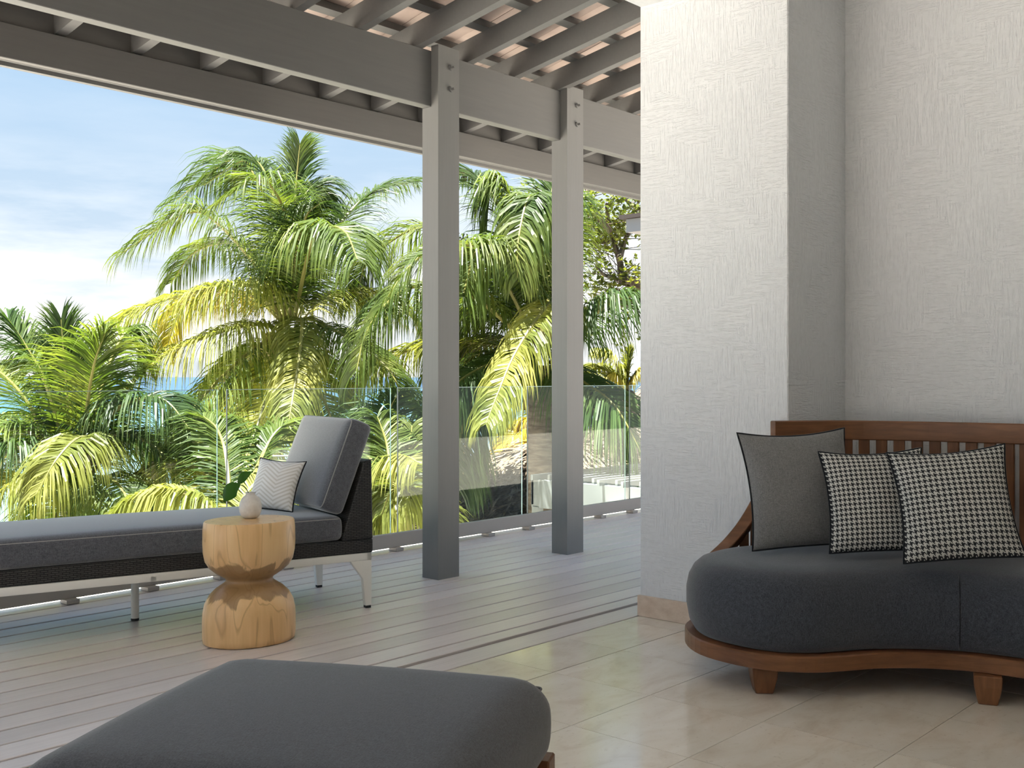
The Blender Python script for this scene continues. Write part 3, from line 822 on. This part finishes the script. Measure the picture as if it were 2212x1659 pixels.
# ================================================================== OTTOMAN (foreground)
OA = math.atan2(-.886, .465)
uo = Vector((cos(OA), sin(OA), 0)); vo = Vector((-sin(OA), cos(OA), 0))
if vo.x > 0: vo = -vo
oc = Vector((1.60, 2.43, 0)) + uo * .43 + vo * .41
ot = thing('ottoman', 'large charcoal cushioned ottoman on a low teak frame in the foreground', 'ottoman', (oc.x, oc.y, 0), (0, 0, OA))
oc_ = rounded_box(.86, .84, .215, .075, 20, crown=.024, sag=.03).build('cushion', 'charcoal', ot, smooth=True); oc_.location = (0, 0, .245)
seam(oc_, .86, .84, .186, .003, .016, 'seam_dark')
for sx in (-1, 1):
    MB().box((sx * .39 - .018, -.39, .15), (sx * .39 + .018, .39, .245)).build('side_rail', 'teak', ot, bevel=.003, seg=1)
    MB().box((-.40, sx * .38 - .018, .15), (.40, sx * .38 + .018, .245)).build('end_rail', 'teak', ot, bevel=.003, seg=1)
    for sy in (-1, 1):
        MB().box((sx * .405 - .035, sy * .395 - .035, 0), (sx * .405 + .035, sy * .395 + .035, .27)).build('leg', 'teak_up', ot, bevel=.004, seg=1)

# ================================================================== OUTDOORS
GZ = -4.6
se = MB().add([(-3000, 5, GZ - .15), (4000, 5, GZ - .15), (4000, 6000, GZ - .15), (-3000, 6000, GZ - .15)], [(0, 1, 2, 3)]).build('sea', 'sea'); tag(se, 'blue sea, turquoise near the beach', 'sea', kind='stuff')
land = [(-150, -60), (-150, 30), (35, 31), (52, 45), (140, 80), (140, -60)]
sd = MB().add([(x, y, GZ) for x, y in land] + [(x, y, GZ - .8) for x, y in land], [tuple(range(6)), tuple(range(11, 5, -1))] + [(i, i + 6, (i + 1) % 6 + 6, (i + 1) % 6) for i in range(6)]).build('beach', 'sand'); tag(sd, kind='structure', label='pale sand of the beach below the terrace')
# storey below the terrace
MBs = MB().box((-6, -5, GZ), (7.0, 5.0, -.36)).build('wall_below', 'stucco'); tag(MBs, kind='structure', label='white storey below the terrace')


def frond_mesh(ctrl, Lmax, leafm, rnd, n=62, droop=.55, wide=.03, fold=.0, prof=None, up0=.25):
    c = spline(ctrl, 44); N = len(c); g = MB(); r = MB()
    r.tube(c[::2] + [c[-1]], [.026 * (1 - i / 23.0) + .004 for i in range(len(c[::2]) + 1)], 5, cap=False)
    for i in range(n):
        t = .10 + .90 * (i + rnd.uniform(-.3, .3)) / (n - 1); t = min(max(t, .08), .999)
        f = t * (N - 1); k = min(int(f), N - 2); p = c[k].lerp(c[k + 1], f - k); T = (c[min(k + 2, N - 1)] - c[max(k - 1, 0)]).normalized()
        S_ = T.cross(Vector((0, 0, 1)))
        if S_.length < .12: S_ = T.cross(Vector((FW.x, FW.y, 0)))
        S_.normalize(); U_ = S_.cross(T)
        L = Lmax * (.46 + .54 * sin(pi * min(1, .12 + t * .86)) ** .7) * (1 if t < .9 else .85)
        for sd_ in (-1, 1):
            al = radians(22 + 24 * t + rnd.uniform(-7, 7)); l = L * rnd.uniform(.82, 1.1)
            d = (S_ * sd_ * cos(al) * (1 - fold) + T * sin(al) + U_ * (up0 + rnd.uniform(-.15, .15))).normalized()
            q = p.copy(); pts = [q.copy()]; dr = droop * rnd.uniform(.7, 1.35)
            for s_ in range(4):
                q = q + d * (l / 4); pts.append(q.copy()); d = (d + Vector((0, 0, -dr * (.45 + .28 * s_)))).normalized()
            wv = (T - (pts[1] - pts[0]).normalized() * T.dot((pts[1] - pts[0]).normalized()))
            wv = (wv.normalized() + U_ * rnd.uniform(-.9, .5)).normalized(); o = len(g.v)
            ws = (.55, 1, .9, .6)
            for s_ in range(4): g.v += [tuple(pts[s_] - wv * wide * .5 * ws[s_]), tuple(pts[s_] + wv * wide * .5 * ws[s_])]
            g.v.append(tuple(pts[4]))
            for s_ in range(3): g.f.append([o + 2 * s_, o + 2 * s_ + 1, o + 2 * s_ + 3, o + 2 * s_ + 2]); g.mi.append(0)
            g.f.append([o + 6, o + 7, o + 8]); g.mi.append(0)
    return g, r


def quick(g, name, mat, parent):
    me = bpy.data.meshes.new(name); me.from_pydata(g.v, [], g.f); me.materials.append(MAT[mat])
    return link(name, me, parent)


def palm(label, D, crown, trunk, fronds, seed, Lmax=.62, n=62, fill=0, fillR=2.4, coconuts=0, trunk_r=.14, wide=.036, fillmats=('leaf', 'leaf_dk')):
    """fronds: (mat, [(u, v, depth offset)...], options); all real curves rising from the crown"""
    rnd = random.Random(seed); base = at(*crown, D); root = thing('coconut_palm', label, 'palm tree', (base.x, base.y, GZ)); O = Vector((base.x, base.y, GZ))
    tp = [at(u, v, D) for u, v in trunk]; e = tp[-1]; tp = tp + [Vector((e.x + .2, e.y + .1, (e.z + GZ) / 2)), Vector((e.x + .35, e.y + .2, GZ - .1))]
    tp = spline([p - O for p in tp], 30)
    tb_ = MB().tube(tp, [trunk_r * (1.25 if i < 2 else 1) * (1 + .05 * (i % 2)) * (1 + .4 * (i / 29) ** 3) for i in range(30)], 12).build('trunk', 'trunk', root, smooth=True)
    for mat, pts, *opt in fronds:
        op = opt[0] if opt else {}
        ctrl = [at(p[0], p[1], D + (p[2] if len(p) > 2 else 0)) - O for p in pts]
        g, r = frond_mesh(ctrl, op.get('L', Lmax) * 1.38, mat, rnd, int(op.get('n', n) * 2.5), op.get('droop', .5) * 1.4 + .15, op.get('wide', wide) * .50, op.get('fold', 0), up0=op.get('up', .14))
        f = quick(g, 'frond', mat, root); quick(r, 'midrib', 'rachis', f)
    for k in range(fill):
        a = rnd.uniform(0, 2 * pi); el = rnd.uniform(-.35, 1.15); R_ = fillR * rnd.uniform(.75, 1.1)
        b0 = base - O; h1 = Vector((cos(a), sin(a), 0))
        p1 = b0 + h1 * R_ * .35 * cos(el) + Vector((0, 0, R_ * .38 * sin(el) + .15)); p2 = b0 + h1 * R_ * .75 * cos(el * .7) + Vector((0, 0, R_ * .45 * sin(el) - .05))
        p3 = b0 + h1 * R_ * 1.05 * cos(el * .6) + Vector((0, 0, R_ * .30 * sin(el) - .55))
        mt = rnd.choice(fillmats)
        g, r = frond_mesh([b0, p1, p2, p3], Lmax * 1.1, mt, rnd, int(n * 2.2), .55, wide * .54)
        f = quick(g, 'frond', mt, root); quick(r, 'midrib', 'rachis', f)
    cm = MB().lathe([(.005, -.11), (.05, -.10), (.09, -.04), (.095, .02), (.07, .09), (.03, .125), (.005, .13)], 12).mesh('coconut', 'coconut', True)
    for k in range(coconuts):
        a = rnd.uniform(0, 6.28); o = link('coconut', cm, root); o.location = base - O + Vector((cos(a) * .24, sin(a) * .24, rnd.uniform(-.5, -.1)))
        o.rotation_euler = (rnd.uniform(-.5, .5), rnd.uniform(-.5, .5), 0)
    return root


# the tall palm behind the chaise
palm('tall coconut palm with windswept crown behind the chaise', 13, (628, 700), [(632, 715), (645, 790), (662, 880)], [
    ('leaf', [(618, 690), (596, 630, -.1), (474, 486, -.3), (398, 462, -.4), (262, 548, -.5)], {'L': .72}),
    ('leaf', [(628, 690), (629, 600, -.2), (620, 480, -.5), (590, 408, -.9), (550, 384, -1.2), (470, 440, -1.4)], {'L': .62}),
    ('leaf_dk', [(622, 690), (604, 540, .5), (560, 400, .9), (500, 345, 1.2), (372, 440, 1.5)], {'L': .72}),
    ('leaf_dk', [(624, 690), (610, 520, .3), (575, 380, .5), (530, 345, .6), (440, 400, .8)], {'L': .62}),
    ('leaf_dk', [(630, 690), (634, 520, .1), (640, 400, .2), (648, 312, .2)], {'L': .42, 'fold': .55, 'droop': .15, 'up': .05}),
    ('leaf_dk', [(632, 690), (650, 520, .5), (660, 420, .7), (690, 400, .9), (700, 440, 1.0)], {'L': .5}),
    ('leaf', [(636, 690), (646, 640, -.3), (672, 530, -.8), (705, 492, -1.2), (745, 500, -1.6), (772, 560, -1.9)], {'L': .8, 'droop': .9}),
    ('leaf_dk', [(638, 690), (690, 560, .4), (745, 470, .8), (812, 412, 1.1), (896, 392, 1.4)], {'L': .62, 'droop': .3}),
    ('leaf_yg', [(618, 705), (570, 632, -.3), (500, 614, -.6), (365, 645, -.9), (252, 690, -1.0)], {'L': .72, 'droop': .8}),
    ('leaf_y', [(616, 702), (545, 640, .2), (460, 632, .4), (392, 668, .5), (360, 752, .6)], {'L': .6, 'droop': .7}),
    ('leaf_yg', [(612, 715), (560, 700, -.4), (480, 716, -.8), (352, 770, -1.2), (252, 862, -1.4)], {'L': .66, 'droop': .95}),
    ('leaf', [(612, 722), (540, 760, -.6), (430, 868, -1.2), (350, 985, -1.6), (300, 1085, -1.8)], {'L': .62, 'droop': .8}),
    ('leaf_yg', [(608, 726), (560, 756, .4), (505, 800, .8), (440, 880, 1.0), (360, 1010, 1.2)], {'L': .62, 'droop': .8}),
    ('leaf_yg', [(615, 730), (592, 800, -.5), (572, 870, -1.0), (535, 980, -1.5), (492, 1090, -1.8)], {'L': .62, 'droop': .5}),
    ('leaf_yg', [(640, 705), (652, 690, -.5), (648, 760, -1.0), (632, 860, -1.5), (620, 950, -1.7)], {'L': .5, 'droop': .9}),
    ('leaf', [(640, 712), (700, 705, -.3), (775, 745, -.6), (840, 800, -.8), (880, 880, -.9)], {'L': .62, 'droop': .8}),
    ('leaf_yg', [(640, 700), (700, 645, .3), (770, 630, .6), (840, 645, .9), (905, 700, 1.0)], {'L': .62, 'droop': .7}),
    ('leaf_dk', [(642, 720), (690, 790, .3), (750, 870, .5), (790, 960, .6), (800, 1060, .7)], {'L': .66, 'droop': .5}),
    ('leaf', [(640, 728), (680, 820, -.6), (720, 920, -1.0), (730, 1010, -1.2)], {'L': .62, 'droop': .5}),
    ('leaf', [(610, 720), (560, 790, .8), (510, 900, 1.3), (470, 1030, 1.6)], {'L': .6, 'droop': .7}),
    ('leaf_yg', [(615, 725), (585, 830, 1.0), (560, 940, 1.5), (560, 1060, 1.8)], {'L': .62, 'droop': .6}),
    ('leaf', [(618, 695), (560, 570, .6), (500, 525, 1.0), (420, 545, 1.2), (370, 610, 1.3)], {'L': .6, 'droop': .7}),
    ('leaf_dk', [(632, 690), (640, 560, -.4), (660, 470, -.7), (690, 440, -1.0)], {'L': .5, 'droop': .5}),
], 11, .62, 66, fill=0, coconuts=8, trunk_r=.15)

# the palm behind the two posts
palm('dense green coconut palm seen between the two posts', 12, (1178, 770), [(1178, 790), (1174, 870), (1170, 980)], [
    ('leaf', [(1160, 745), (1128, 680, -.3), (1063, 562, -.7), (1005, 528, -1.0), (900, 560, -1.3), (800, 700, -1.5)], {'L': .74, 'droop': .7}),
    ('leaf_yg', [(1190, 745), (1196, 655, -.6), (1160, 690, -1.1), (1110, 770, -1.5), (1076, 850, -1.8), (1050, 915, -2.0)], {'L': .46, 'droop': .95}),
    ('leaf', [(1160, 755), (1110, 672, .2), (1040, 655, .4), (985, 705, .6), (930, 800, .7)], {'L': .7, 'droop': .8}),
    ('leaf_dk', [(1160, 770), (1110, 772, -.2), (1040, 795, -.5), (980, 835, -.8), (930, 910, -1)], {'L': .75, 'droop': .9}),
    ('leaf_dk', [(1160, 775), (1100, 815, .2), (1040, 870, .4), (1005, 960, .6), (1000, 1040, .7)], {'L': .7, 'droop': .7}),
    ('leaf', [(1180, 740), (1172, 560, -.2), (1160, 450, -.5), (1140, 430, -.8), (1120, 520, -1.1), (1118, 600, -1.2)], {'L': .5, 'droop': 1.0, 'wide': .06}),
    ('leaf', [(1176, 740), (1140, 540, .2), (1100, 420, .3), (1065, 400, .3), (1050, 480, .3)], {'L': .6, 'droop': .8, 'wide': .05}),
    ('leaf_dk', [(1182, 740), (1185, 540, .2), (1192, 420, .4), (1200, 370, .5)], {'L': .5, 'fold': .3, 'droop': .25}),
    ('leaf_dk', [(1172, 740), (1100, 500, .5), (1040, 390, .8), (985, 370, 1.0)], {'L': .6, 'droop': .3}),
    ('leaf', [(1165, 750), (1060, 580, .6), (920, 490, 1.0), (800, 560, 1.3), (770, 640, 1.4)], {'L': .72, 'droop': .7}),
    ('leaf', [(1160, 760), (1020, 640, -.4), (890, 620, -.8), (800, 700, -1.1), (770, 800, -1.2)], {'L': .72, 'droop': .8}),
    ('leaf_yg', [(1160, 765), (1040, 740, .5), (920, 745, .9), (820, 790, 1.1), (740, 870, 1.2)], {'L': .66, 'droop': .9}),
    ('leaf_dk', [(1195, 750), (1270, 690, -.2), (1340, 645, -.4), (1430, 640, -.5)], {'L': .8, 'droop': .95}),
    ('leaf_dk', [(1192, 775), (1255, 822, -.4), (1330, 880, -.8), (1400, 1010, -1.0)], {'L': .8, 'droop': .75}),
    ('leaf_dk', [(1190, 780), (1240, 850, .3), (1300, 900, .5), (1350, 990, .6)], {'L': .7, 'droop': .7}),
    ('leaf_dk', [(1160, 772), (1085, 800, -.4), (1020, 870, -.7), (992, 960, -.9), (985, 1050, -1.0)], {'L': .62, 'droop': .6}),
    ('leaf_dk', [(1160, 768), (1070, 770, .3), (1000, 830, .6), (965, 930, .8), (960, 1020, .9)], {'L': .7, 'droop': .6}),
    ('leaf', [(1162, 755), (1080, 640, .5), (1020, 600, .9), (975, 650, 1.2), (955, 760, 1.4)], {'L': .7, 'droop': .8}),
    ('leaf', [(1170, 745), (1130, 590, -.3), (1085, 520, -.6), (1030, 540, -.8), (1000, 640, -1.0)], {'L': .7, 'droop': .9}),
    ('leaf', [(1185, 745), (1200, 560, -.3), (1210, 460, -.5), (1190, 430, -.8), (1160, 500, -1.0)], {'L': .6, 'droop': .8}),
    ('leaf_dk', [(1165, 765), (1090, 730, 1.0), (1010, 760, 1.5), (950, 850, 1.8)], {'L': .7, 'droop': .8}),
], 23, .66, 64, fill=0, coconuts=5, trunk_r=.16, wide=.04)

# low palm at the left
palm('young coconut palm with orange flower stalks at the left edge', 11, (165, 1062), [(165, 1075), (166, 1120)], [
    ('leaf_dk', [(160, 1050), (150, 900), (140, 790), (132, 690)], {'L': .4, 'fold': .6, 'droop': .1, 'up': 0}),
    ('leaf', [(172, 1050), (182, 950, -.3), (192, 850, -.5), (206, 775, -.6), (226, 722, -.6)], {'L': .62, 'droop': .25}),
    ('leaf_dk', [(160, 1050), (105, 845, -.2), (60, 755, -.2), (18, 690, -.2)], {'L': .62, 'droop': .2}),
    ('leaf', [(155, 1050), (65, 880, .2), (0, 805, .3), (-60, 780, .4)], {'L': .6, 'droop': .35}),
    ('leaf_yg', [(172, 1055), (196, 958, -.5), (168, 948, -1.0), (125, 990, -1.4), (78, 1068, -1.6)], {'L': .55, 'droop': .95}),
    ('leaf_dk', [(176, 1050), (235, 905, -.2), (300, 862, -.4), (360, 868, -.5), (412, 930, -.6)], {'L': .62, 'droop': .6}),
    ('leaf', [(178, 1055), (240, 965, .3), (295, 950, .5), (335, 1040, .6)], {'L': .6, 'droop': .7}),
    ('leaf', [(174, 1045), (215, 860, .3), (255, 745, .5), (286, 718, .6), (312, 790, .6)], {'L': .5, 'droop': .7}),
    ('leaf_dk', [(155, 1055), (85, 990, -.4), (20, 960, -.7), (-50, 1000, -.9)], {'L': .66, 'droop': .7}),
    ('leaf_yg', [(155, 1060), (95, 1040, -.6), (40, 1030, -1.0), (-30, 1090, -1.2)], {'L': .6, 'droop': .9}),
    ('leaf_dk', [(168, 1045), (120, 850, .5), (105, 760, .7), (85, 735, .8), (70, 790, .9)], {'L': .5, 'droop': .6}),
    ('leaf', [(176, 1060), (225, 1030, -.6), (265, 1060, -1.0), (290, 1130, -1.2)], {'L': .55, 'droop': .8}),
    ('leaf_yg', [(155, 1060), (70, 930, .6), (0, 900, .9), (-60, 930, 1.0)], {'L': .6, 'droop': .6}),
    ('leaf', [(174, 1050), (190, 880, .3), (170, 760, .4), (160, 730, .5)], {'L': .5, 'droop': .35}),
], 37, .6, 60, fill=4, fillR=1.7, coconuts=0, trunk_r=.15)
fl_ = bpy.data.objects['coconut_palm.002']
rr = random.Random(3)
for s_ in range(5):
    g = MB(); a = s_ * 1.3
    p0 = Vector((0, 0, 0)); top = at(150 + s_ * 12, 1072 + rr.uniform(-8, 12), 10.7) - fl_.location
    for k in range(14): g.tube([top, top + Vector((rr.uniform(-.1, .1), rr.uniform(-.1, .1), rr.uniform(-.22, .05)))], [.008, .004], 4)
    g.build('flower_spray', 'flower', fl_)

palm('low bushy palm arching just behind the chaise', 9.6, (500, 1160), [(500, 1170), (502, 1200)], [
    ('leaf_yg', [(495, 1150), (450, 1085, -.1), (370, 1058, -.2), (290, 1075, -.3), (215, 1130, -.4)], {'L': .42, 'droop': 1.0, 'n': 90}),
    ('leaf_yg', [(505, 1150), (530, 1070, .2), (580, 1030, .4), (640, 1060, .5)], {'L': .45, 'droop': .8}),
    ('leaf_yg', [(495, 1150), (450, 1030, .6), (400, 1000, .9), (350, 1010, 1.1), (300, 1060, 1.2)], {'L': .5, 'droop': .7}),
    ('leaf', [(500, 1150), (490, 1000, .5), (470, 930, .7), (440, 900, .8)], {'L': .5, 'droop': .5}),
    ('leaf', [(505, 1150), (560, 1000, .6), (600, 930, .8), (650, 910, .9)], {'L': .5, 'droop': .6}),
    ('leaf_yg', [(495, 1150), (470, 1040, .9), (430, 960, 1.3), (380, 960, 1.5)], {'L': .5, 'droop': .8}),
], 41, .5, 56, fill=1, fillR=1.2, fillmats=('leaf', 'leaf_yg'))
palm('low palm behind the woven chaise back, left of the near post', 9.6, (880, 1170), [(880, 1180), (880, 1210)], [
    ('leaf', [(878, 1160), (850, 1050, .2), (835, 960, .4), (815, 900, .5)], {'L': .45, 'droop': .5}),
    ('leaf_yg', [(876, 1160), (850, 1085, -.2), (828, 1070, -.4), (800, 1130, -.5)], {'L': .45, 'droop': 1.0, 'n': 80}),
    ('leaf', [(880, 1160), (878, 1040, .3), (885, 960, .5), (890, 920, .6)], {'L': .40, 'droop': .5}),
    ('leaf_yg', [(880, 1160), (870, 1040, -.3), (880, 990, -.6), (905, 1000, -.8)], {'L': .42, 'droop': .9}),
    ('leaf', [(876, 1160), (820, 1020, .5), (770, 970, .8), (720, 980, .9)], {'L': .5, 'droop': .7}),
    ('leaf_dk', [(880, 1160), (850, 1000, .8), (840, 900, 1.1), (860, 850, 1.2)], {'L': .5, 'droop': .5}),
    ('leaf_yg', [(884, 1160), (870, 1080, -.4), (848, 1060, -.7), (825, 1110, -.8)], {'L': .4, 'droop': 1}),
], 43, .45, 54, fill=1, fillR=.7, fillmats=('leaf', 'leaf_yg'))
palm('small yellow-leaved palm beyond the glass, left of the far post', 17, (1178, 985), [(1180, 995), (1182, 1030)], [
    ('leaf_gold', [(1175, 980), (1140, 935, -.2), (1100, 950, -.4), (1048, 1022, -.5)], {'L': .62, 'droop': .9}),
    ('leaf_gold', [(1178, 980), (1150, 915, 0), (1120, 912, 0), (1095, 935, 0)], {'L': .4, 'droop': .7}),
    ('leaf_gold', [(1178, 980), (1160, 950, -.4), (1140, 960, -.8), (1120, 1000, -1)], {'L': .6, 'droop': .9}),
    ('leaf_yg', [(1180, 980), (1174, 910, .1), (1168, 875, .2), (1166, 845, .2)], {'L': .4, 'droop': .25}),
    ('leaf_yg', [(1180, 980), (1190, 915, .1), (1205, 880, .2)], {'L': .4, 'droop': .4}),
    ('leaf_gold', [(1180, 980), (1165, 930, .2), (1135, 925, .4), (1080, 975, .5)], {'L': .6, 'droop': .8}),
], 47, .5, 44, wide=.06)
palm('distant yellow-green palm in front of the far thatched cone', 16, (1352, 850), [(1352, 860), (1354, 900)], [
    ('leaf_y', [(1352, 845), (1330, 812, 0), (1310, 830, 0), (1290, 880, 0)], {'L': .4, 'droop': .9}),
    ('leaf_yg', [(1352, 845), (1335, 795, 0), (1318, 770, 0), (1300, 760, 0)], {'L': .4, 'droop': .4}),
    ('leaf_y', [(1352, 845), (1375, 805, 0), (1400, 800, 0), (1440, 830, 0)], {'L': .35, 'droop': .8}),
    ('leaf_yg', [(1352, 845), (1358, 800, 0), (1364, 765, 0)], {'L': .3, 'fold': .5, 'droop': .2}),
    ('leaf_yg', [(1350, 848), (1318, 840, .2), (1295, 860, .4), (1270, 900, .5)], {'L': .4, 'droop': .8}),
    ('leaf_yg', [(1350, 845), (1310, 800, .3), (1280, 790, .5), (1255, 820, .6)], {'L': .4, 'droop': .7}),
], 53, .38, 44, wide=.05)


# ------------------------------------------------------------------ thatched roofs
def thatch(label, u, d, apexz, slope, radius, mat, straw_mat, n, seed, wallh=1.6):
    rnd = random.Random(seed); c = at(u, HY, d); O = Vector((c.x, c.y, GZ)); root = thing('thatched_hut', label, 'hut', O)
    g = MB(); rings = 7
    for i in range(rings):
        r = radius * (i + .12) / (rings - 1 + .12); z = apexz - slope * r - GZ
        for k in range(36):
            j = 1 + rnd.uniform(-.03, .03); g.v.append((r * j * cos(k * pi / 18), r * j * sin(k * pi / 18), z + rnd.uniform(-.06, .06)))
    for i in range(rings - 1):
        for k in range(36): g.f.append([i * 36 + k, i * 36 + (k + 1) % 36, (i + 1) * 36 + (k + 1) % 36, (i + 1) * 36 + k]); g.mi.append(0)
    g.f.append(list(range(36))); g.mi.append(0)
    rf_ = g.build('thatch_roof', mat, root, smooth=True)
    s = MB()
    for k in range(n):
        a = rnd.uniform(0, 2 * pi); r = radius * sqrt(rnd.uniform(.0, 1)); p = Vector((r * cos(a), r * sin(a), apexz - slope * r - GZ + .03))
        a2 = a + rnd.gauss(0, .55); l = rnd.uniform(.25, .7); e = p + Vector((cos(a2) * l, sin(a2) * l, -slope * l + rnd.uniform(-.02, .14))); w = Vector((-sin(a2), cos(a2), rnd.uniform(-.5, .5))) * rnd.uniform(.006, .02)
        m_ = (p + e) / 2 + Vector((0, 0, rnd.uniform(0, .05))); o = len(s.v)
        s.v += [tuple(p - w), tuple(p + w), tuple(m_ - w), tuple(m_ + w), tuple(e)]; s.f += [[o, o + 1, o + 3, o + 2], [o + 2, o + 3, o + 4]]; s.mi += [0, 0]
    st_ = quick(s, 'straw', straw_mat, rf_); st_['kind'] = 'stuff'
    for k in range(6):
        a = k * pi / 3 + .3; x, y = radius * .8 * cos(a), radius * .8 * sin(a)
        MB().tube([(x, y, 0), (x, y, apexz - slope * radius * .8 - GZ)], .09, 8).build('pole', 'bark', root)
    return root


thatch('sunlit thatched roof just below the terrace between the posts', 1205, 15, .34, .36, 4.2, 'thatch', 'straw', 9000, 5)
thatch('pinkish-brown thatched cone roof beside the stucco wall', 1440, 21, 1.30, .80, 3.2, 'thatch2', 'straw', 2500, 6)
thatch('small far thatched sunshade behind the pergola', 1290, 30, -1.05, .45, 1.7, 'thatch', 'straw', 800, 9)

# ------------------------------------------------------------------ pergola
pg = thing('pergola', 'pale painted pergola with thin slats beyond the glass, right of the far post', 'pergola', (8.2, 5.72, GZ))
PO = Vector((8.2, 5.72, GZ))
MB().box((0, 0, -.13 - GZ), (.06, 1.36, .15 - GZ)).build('front_beam', 'pergola', pg, bevel=.004, seg=1)
MB().box((3.0, 0, -.13 - GZ), (3.06, 1.36, .15 - GZ)).build('rear_beam', 'pergola', pg)
MB().box((0, 1.33, -.1 - GZ), (3.0, 1.36, .18 - GZ)).build('side_beam', 'pergola', pg)
slm = MB().box((-.08, 0, 0), (3.1, .028, .055)).mesh('slat', 'pergola')
for k in range(10):
    o = link('slat', slm, pg); o.location = (.0 if k % 2 else .10, .03 + k * .138, .15 - GZ)
for x in (.03, 3.03):
    for y in (.05, 1.30): MB().box((x - .04, y - .04, 0), (x + .04, y + .04, -.12 - GZ)).build('post', 'pergola', pg)

# ------------------------------------------------------------------ neighbouring roof corner
nb = thing('neighbouring_house', 'pale grey eave corner of the neighbouring house above the treetops', 'house', (11.4, 4.0, GZ))
ez = 3.04 - GZ
MB().box((0, -1, ez), (4, 4.22, ez + .17)).build('eave', 'eave', nb)
MB().box((-.05, -1, ez + .172), (4, 4.30, ez + .225)).build('roof_edge', 'slate', nb)
MB().box((.25, -1, ez - .26), (4, 4.02, ez - .002)).build('wall_plate', 'eave', nb)
MB().box((.6, -1, 0), (4, 3.3, ez - .262)).build('wall', 'stucco', nb)

# ------------------------------------------------------------------ leafy tree
rnd = random.Random(77)
tb0 = at(1500, 900, 18); tr_ = thing('leafy_tree', 'airy broadleaf tree with small yellow-green leaves beside the stucco wall', 'tree', (tb0.x, tb0.y, GZ)); O = Vector((tb0.x, tb0.y, GZ))
brs = [[(1500, 1000), (1470, 760), (1430, 680), (1395, 648), (1372, 610), (1345, 600), (1338, 560), (1318, 500), (1310, 440)],
       [(1372, 610), (1350, 612), (1325, 600), (1300, 590), (1285, 560)],
       [(1430, 680), (1420, 520), (1390, 460), (1360, 440), (1325, 400), (1290, 380)],
       [(1338, 560), (1350, 520), (1365, 490), (1380, 430)], [(1318, 500), (1295, 470), (1275, 430), (1262, 400)],
       [(1395, 648), (1370, 650), (1340, 660), (1300, 650), (1270, 670)], [(1318, 520), (1290, 520), (1268, 500), (1250, 470)]]
g = MB(); cen = []
for bi, br_ in enumerate(brs):
    c = spline([at(u, v, 18 + rnd.uniform(-.5, .5)) - O for u, v in br_], 30)
    r0 = .13 if bi == 0 else .05
    g.tube(c, [r0 * (1 - .85 * i / 29) + .008 for i in range(30)], 6)
    cen += c[10 if bi in (0, 2) else 4:]
tw = MB()
lf = MB()
for k in range(150):
    p = rnd.choice(cen); q = p + Vector((rnd.gauss(0, .45), rnd.gauss(0, .6), rnd.gauss(.12, .38)))
    tw.tube([p, (p + q) / 2 + Vector((0, 0, .05)), q], [.007, .005, .003], 4)
    for i in range(26):
        c0 = q.lerp(p, rnd.uniform(0, .5)) + Vector((rnd.gauss(0, .11), rnd.gauss(0, .11), rnd.gauss(0, .09))); d = Vector((rnd.gauss(0, 1), rnd.gauss(0, 1), rnd.gauss(-.2, .6))).normalized()
        s_ = d.cross(Vector((rnd.gauss(0, .4), rnd.gauss(0, .4), 1))).normalized() * rnd.uniform(.024, .038); l = d * rnd.uniform(.08, .13); o = len(lf.v)
        lf.v += [tuple(c0), tuple(c0 + l * .5 + s_), tuple(c0 + l), tuple(c0 + l * .5 - s_)]; lf.f.append([o, o + 1, o + 2, o + 3]); lf.mi.append(0)
bo = quick(g, 'branches', 'bark', tr_); quick(tw, 'twigs', 'bark', tr_)['kind'] = 'stuff'
quick(lf, 'foliage', 'treeleaf', tr_)['kind'] = 'stuff'

# ------------------------------------------------------------------ far beach wall and hedge at the right
p = at(1290, 985, 60); gw = MB().box((-6, -.15, 0), (6, .15, 1.15)).build('garden_wall', 'whitewall'); gw.location = (p.x, p.y, GZ); gw.rotation_euler = (0, 0, YAW - pi / 2)
tag(gw, 'low white wall far off on the beach behind palm leaves', 'wall')
hd = MB(); rnd = random.Random(8)
for k in range(2600):
    c0 = Vector((rnd.uniform(-6, 6), rnd.gauss(0, .35), abs(rnd.gauss(.3, .3)))); d = Vector((rnd.gauss(0, 1), rnd.gauss(0, 1), rnd.gauss(.3, .6))).normalized() * .22; s_ = d.cross(Vector((0, 0, 1))).normalized() * .06; o = len(hd.v)
    hd.v += [tuple(c0), tuple(c0 + d * .5 + s_), tuple(c0 + d), tuple(c0 + d * .5 - s_)]; hd.f.append([o, o + 1, o + 2, o + 3]); hd.mi.append(0)
h_ = quick(hd, 'hedge', 'treeleaf', None); p = at(1290, 1000, 56); h_.location = (p.x, p.y, GZ); h_.rotation_euler = (0, 0, YAW - pi / 2)
tag(h_, 'low green hedge in front of the far white wall', 'hedge')
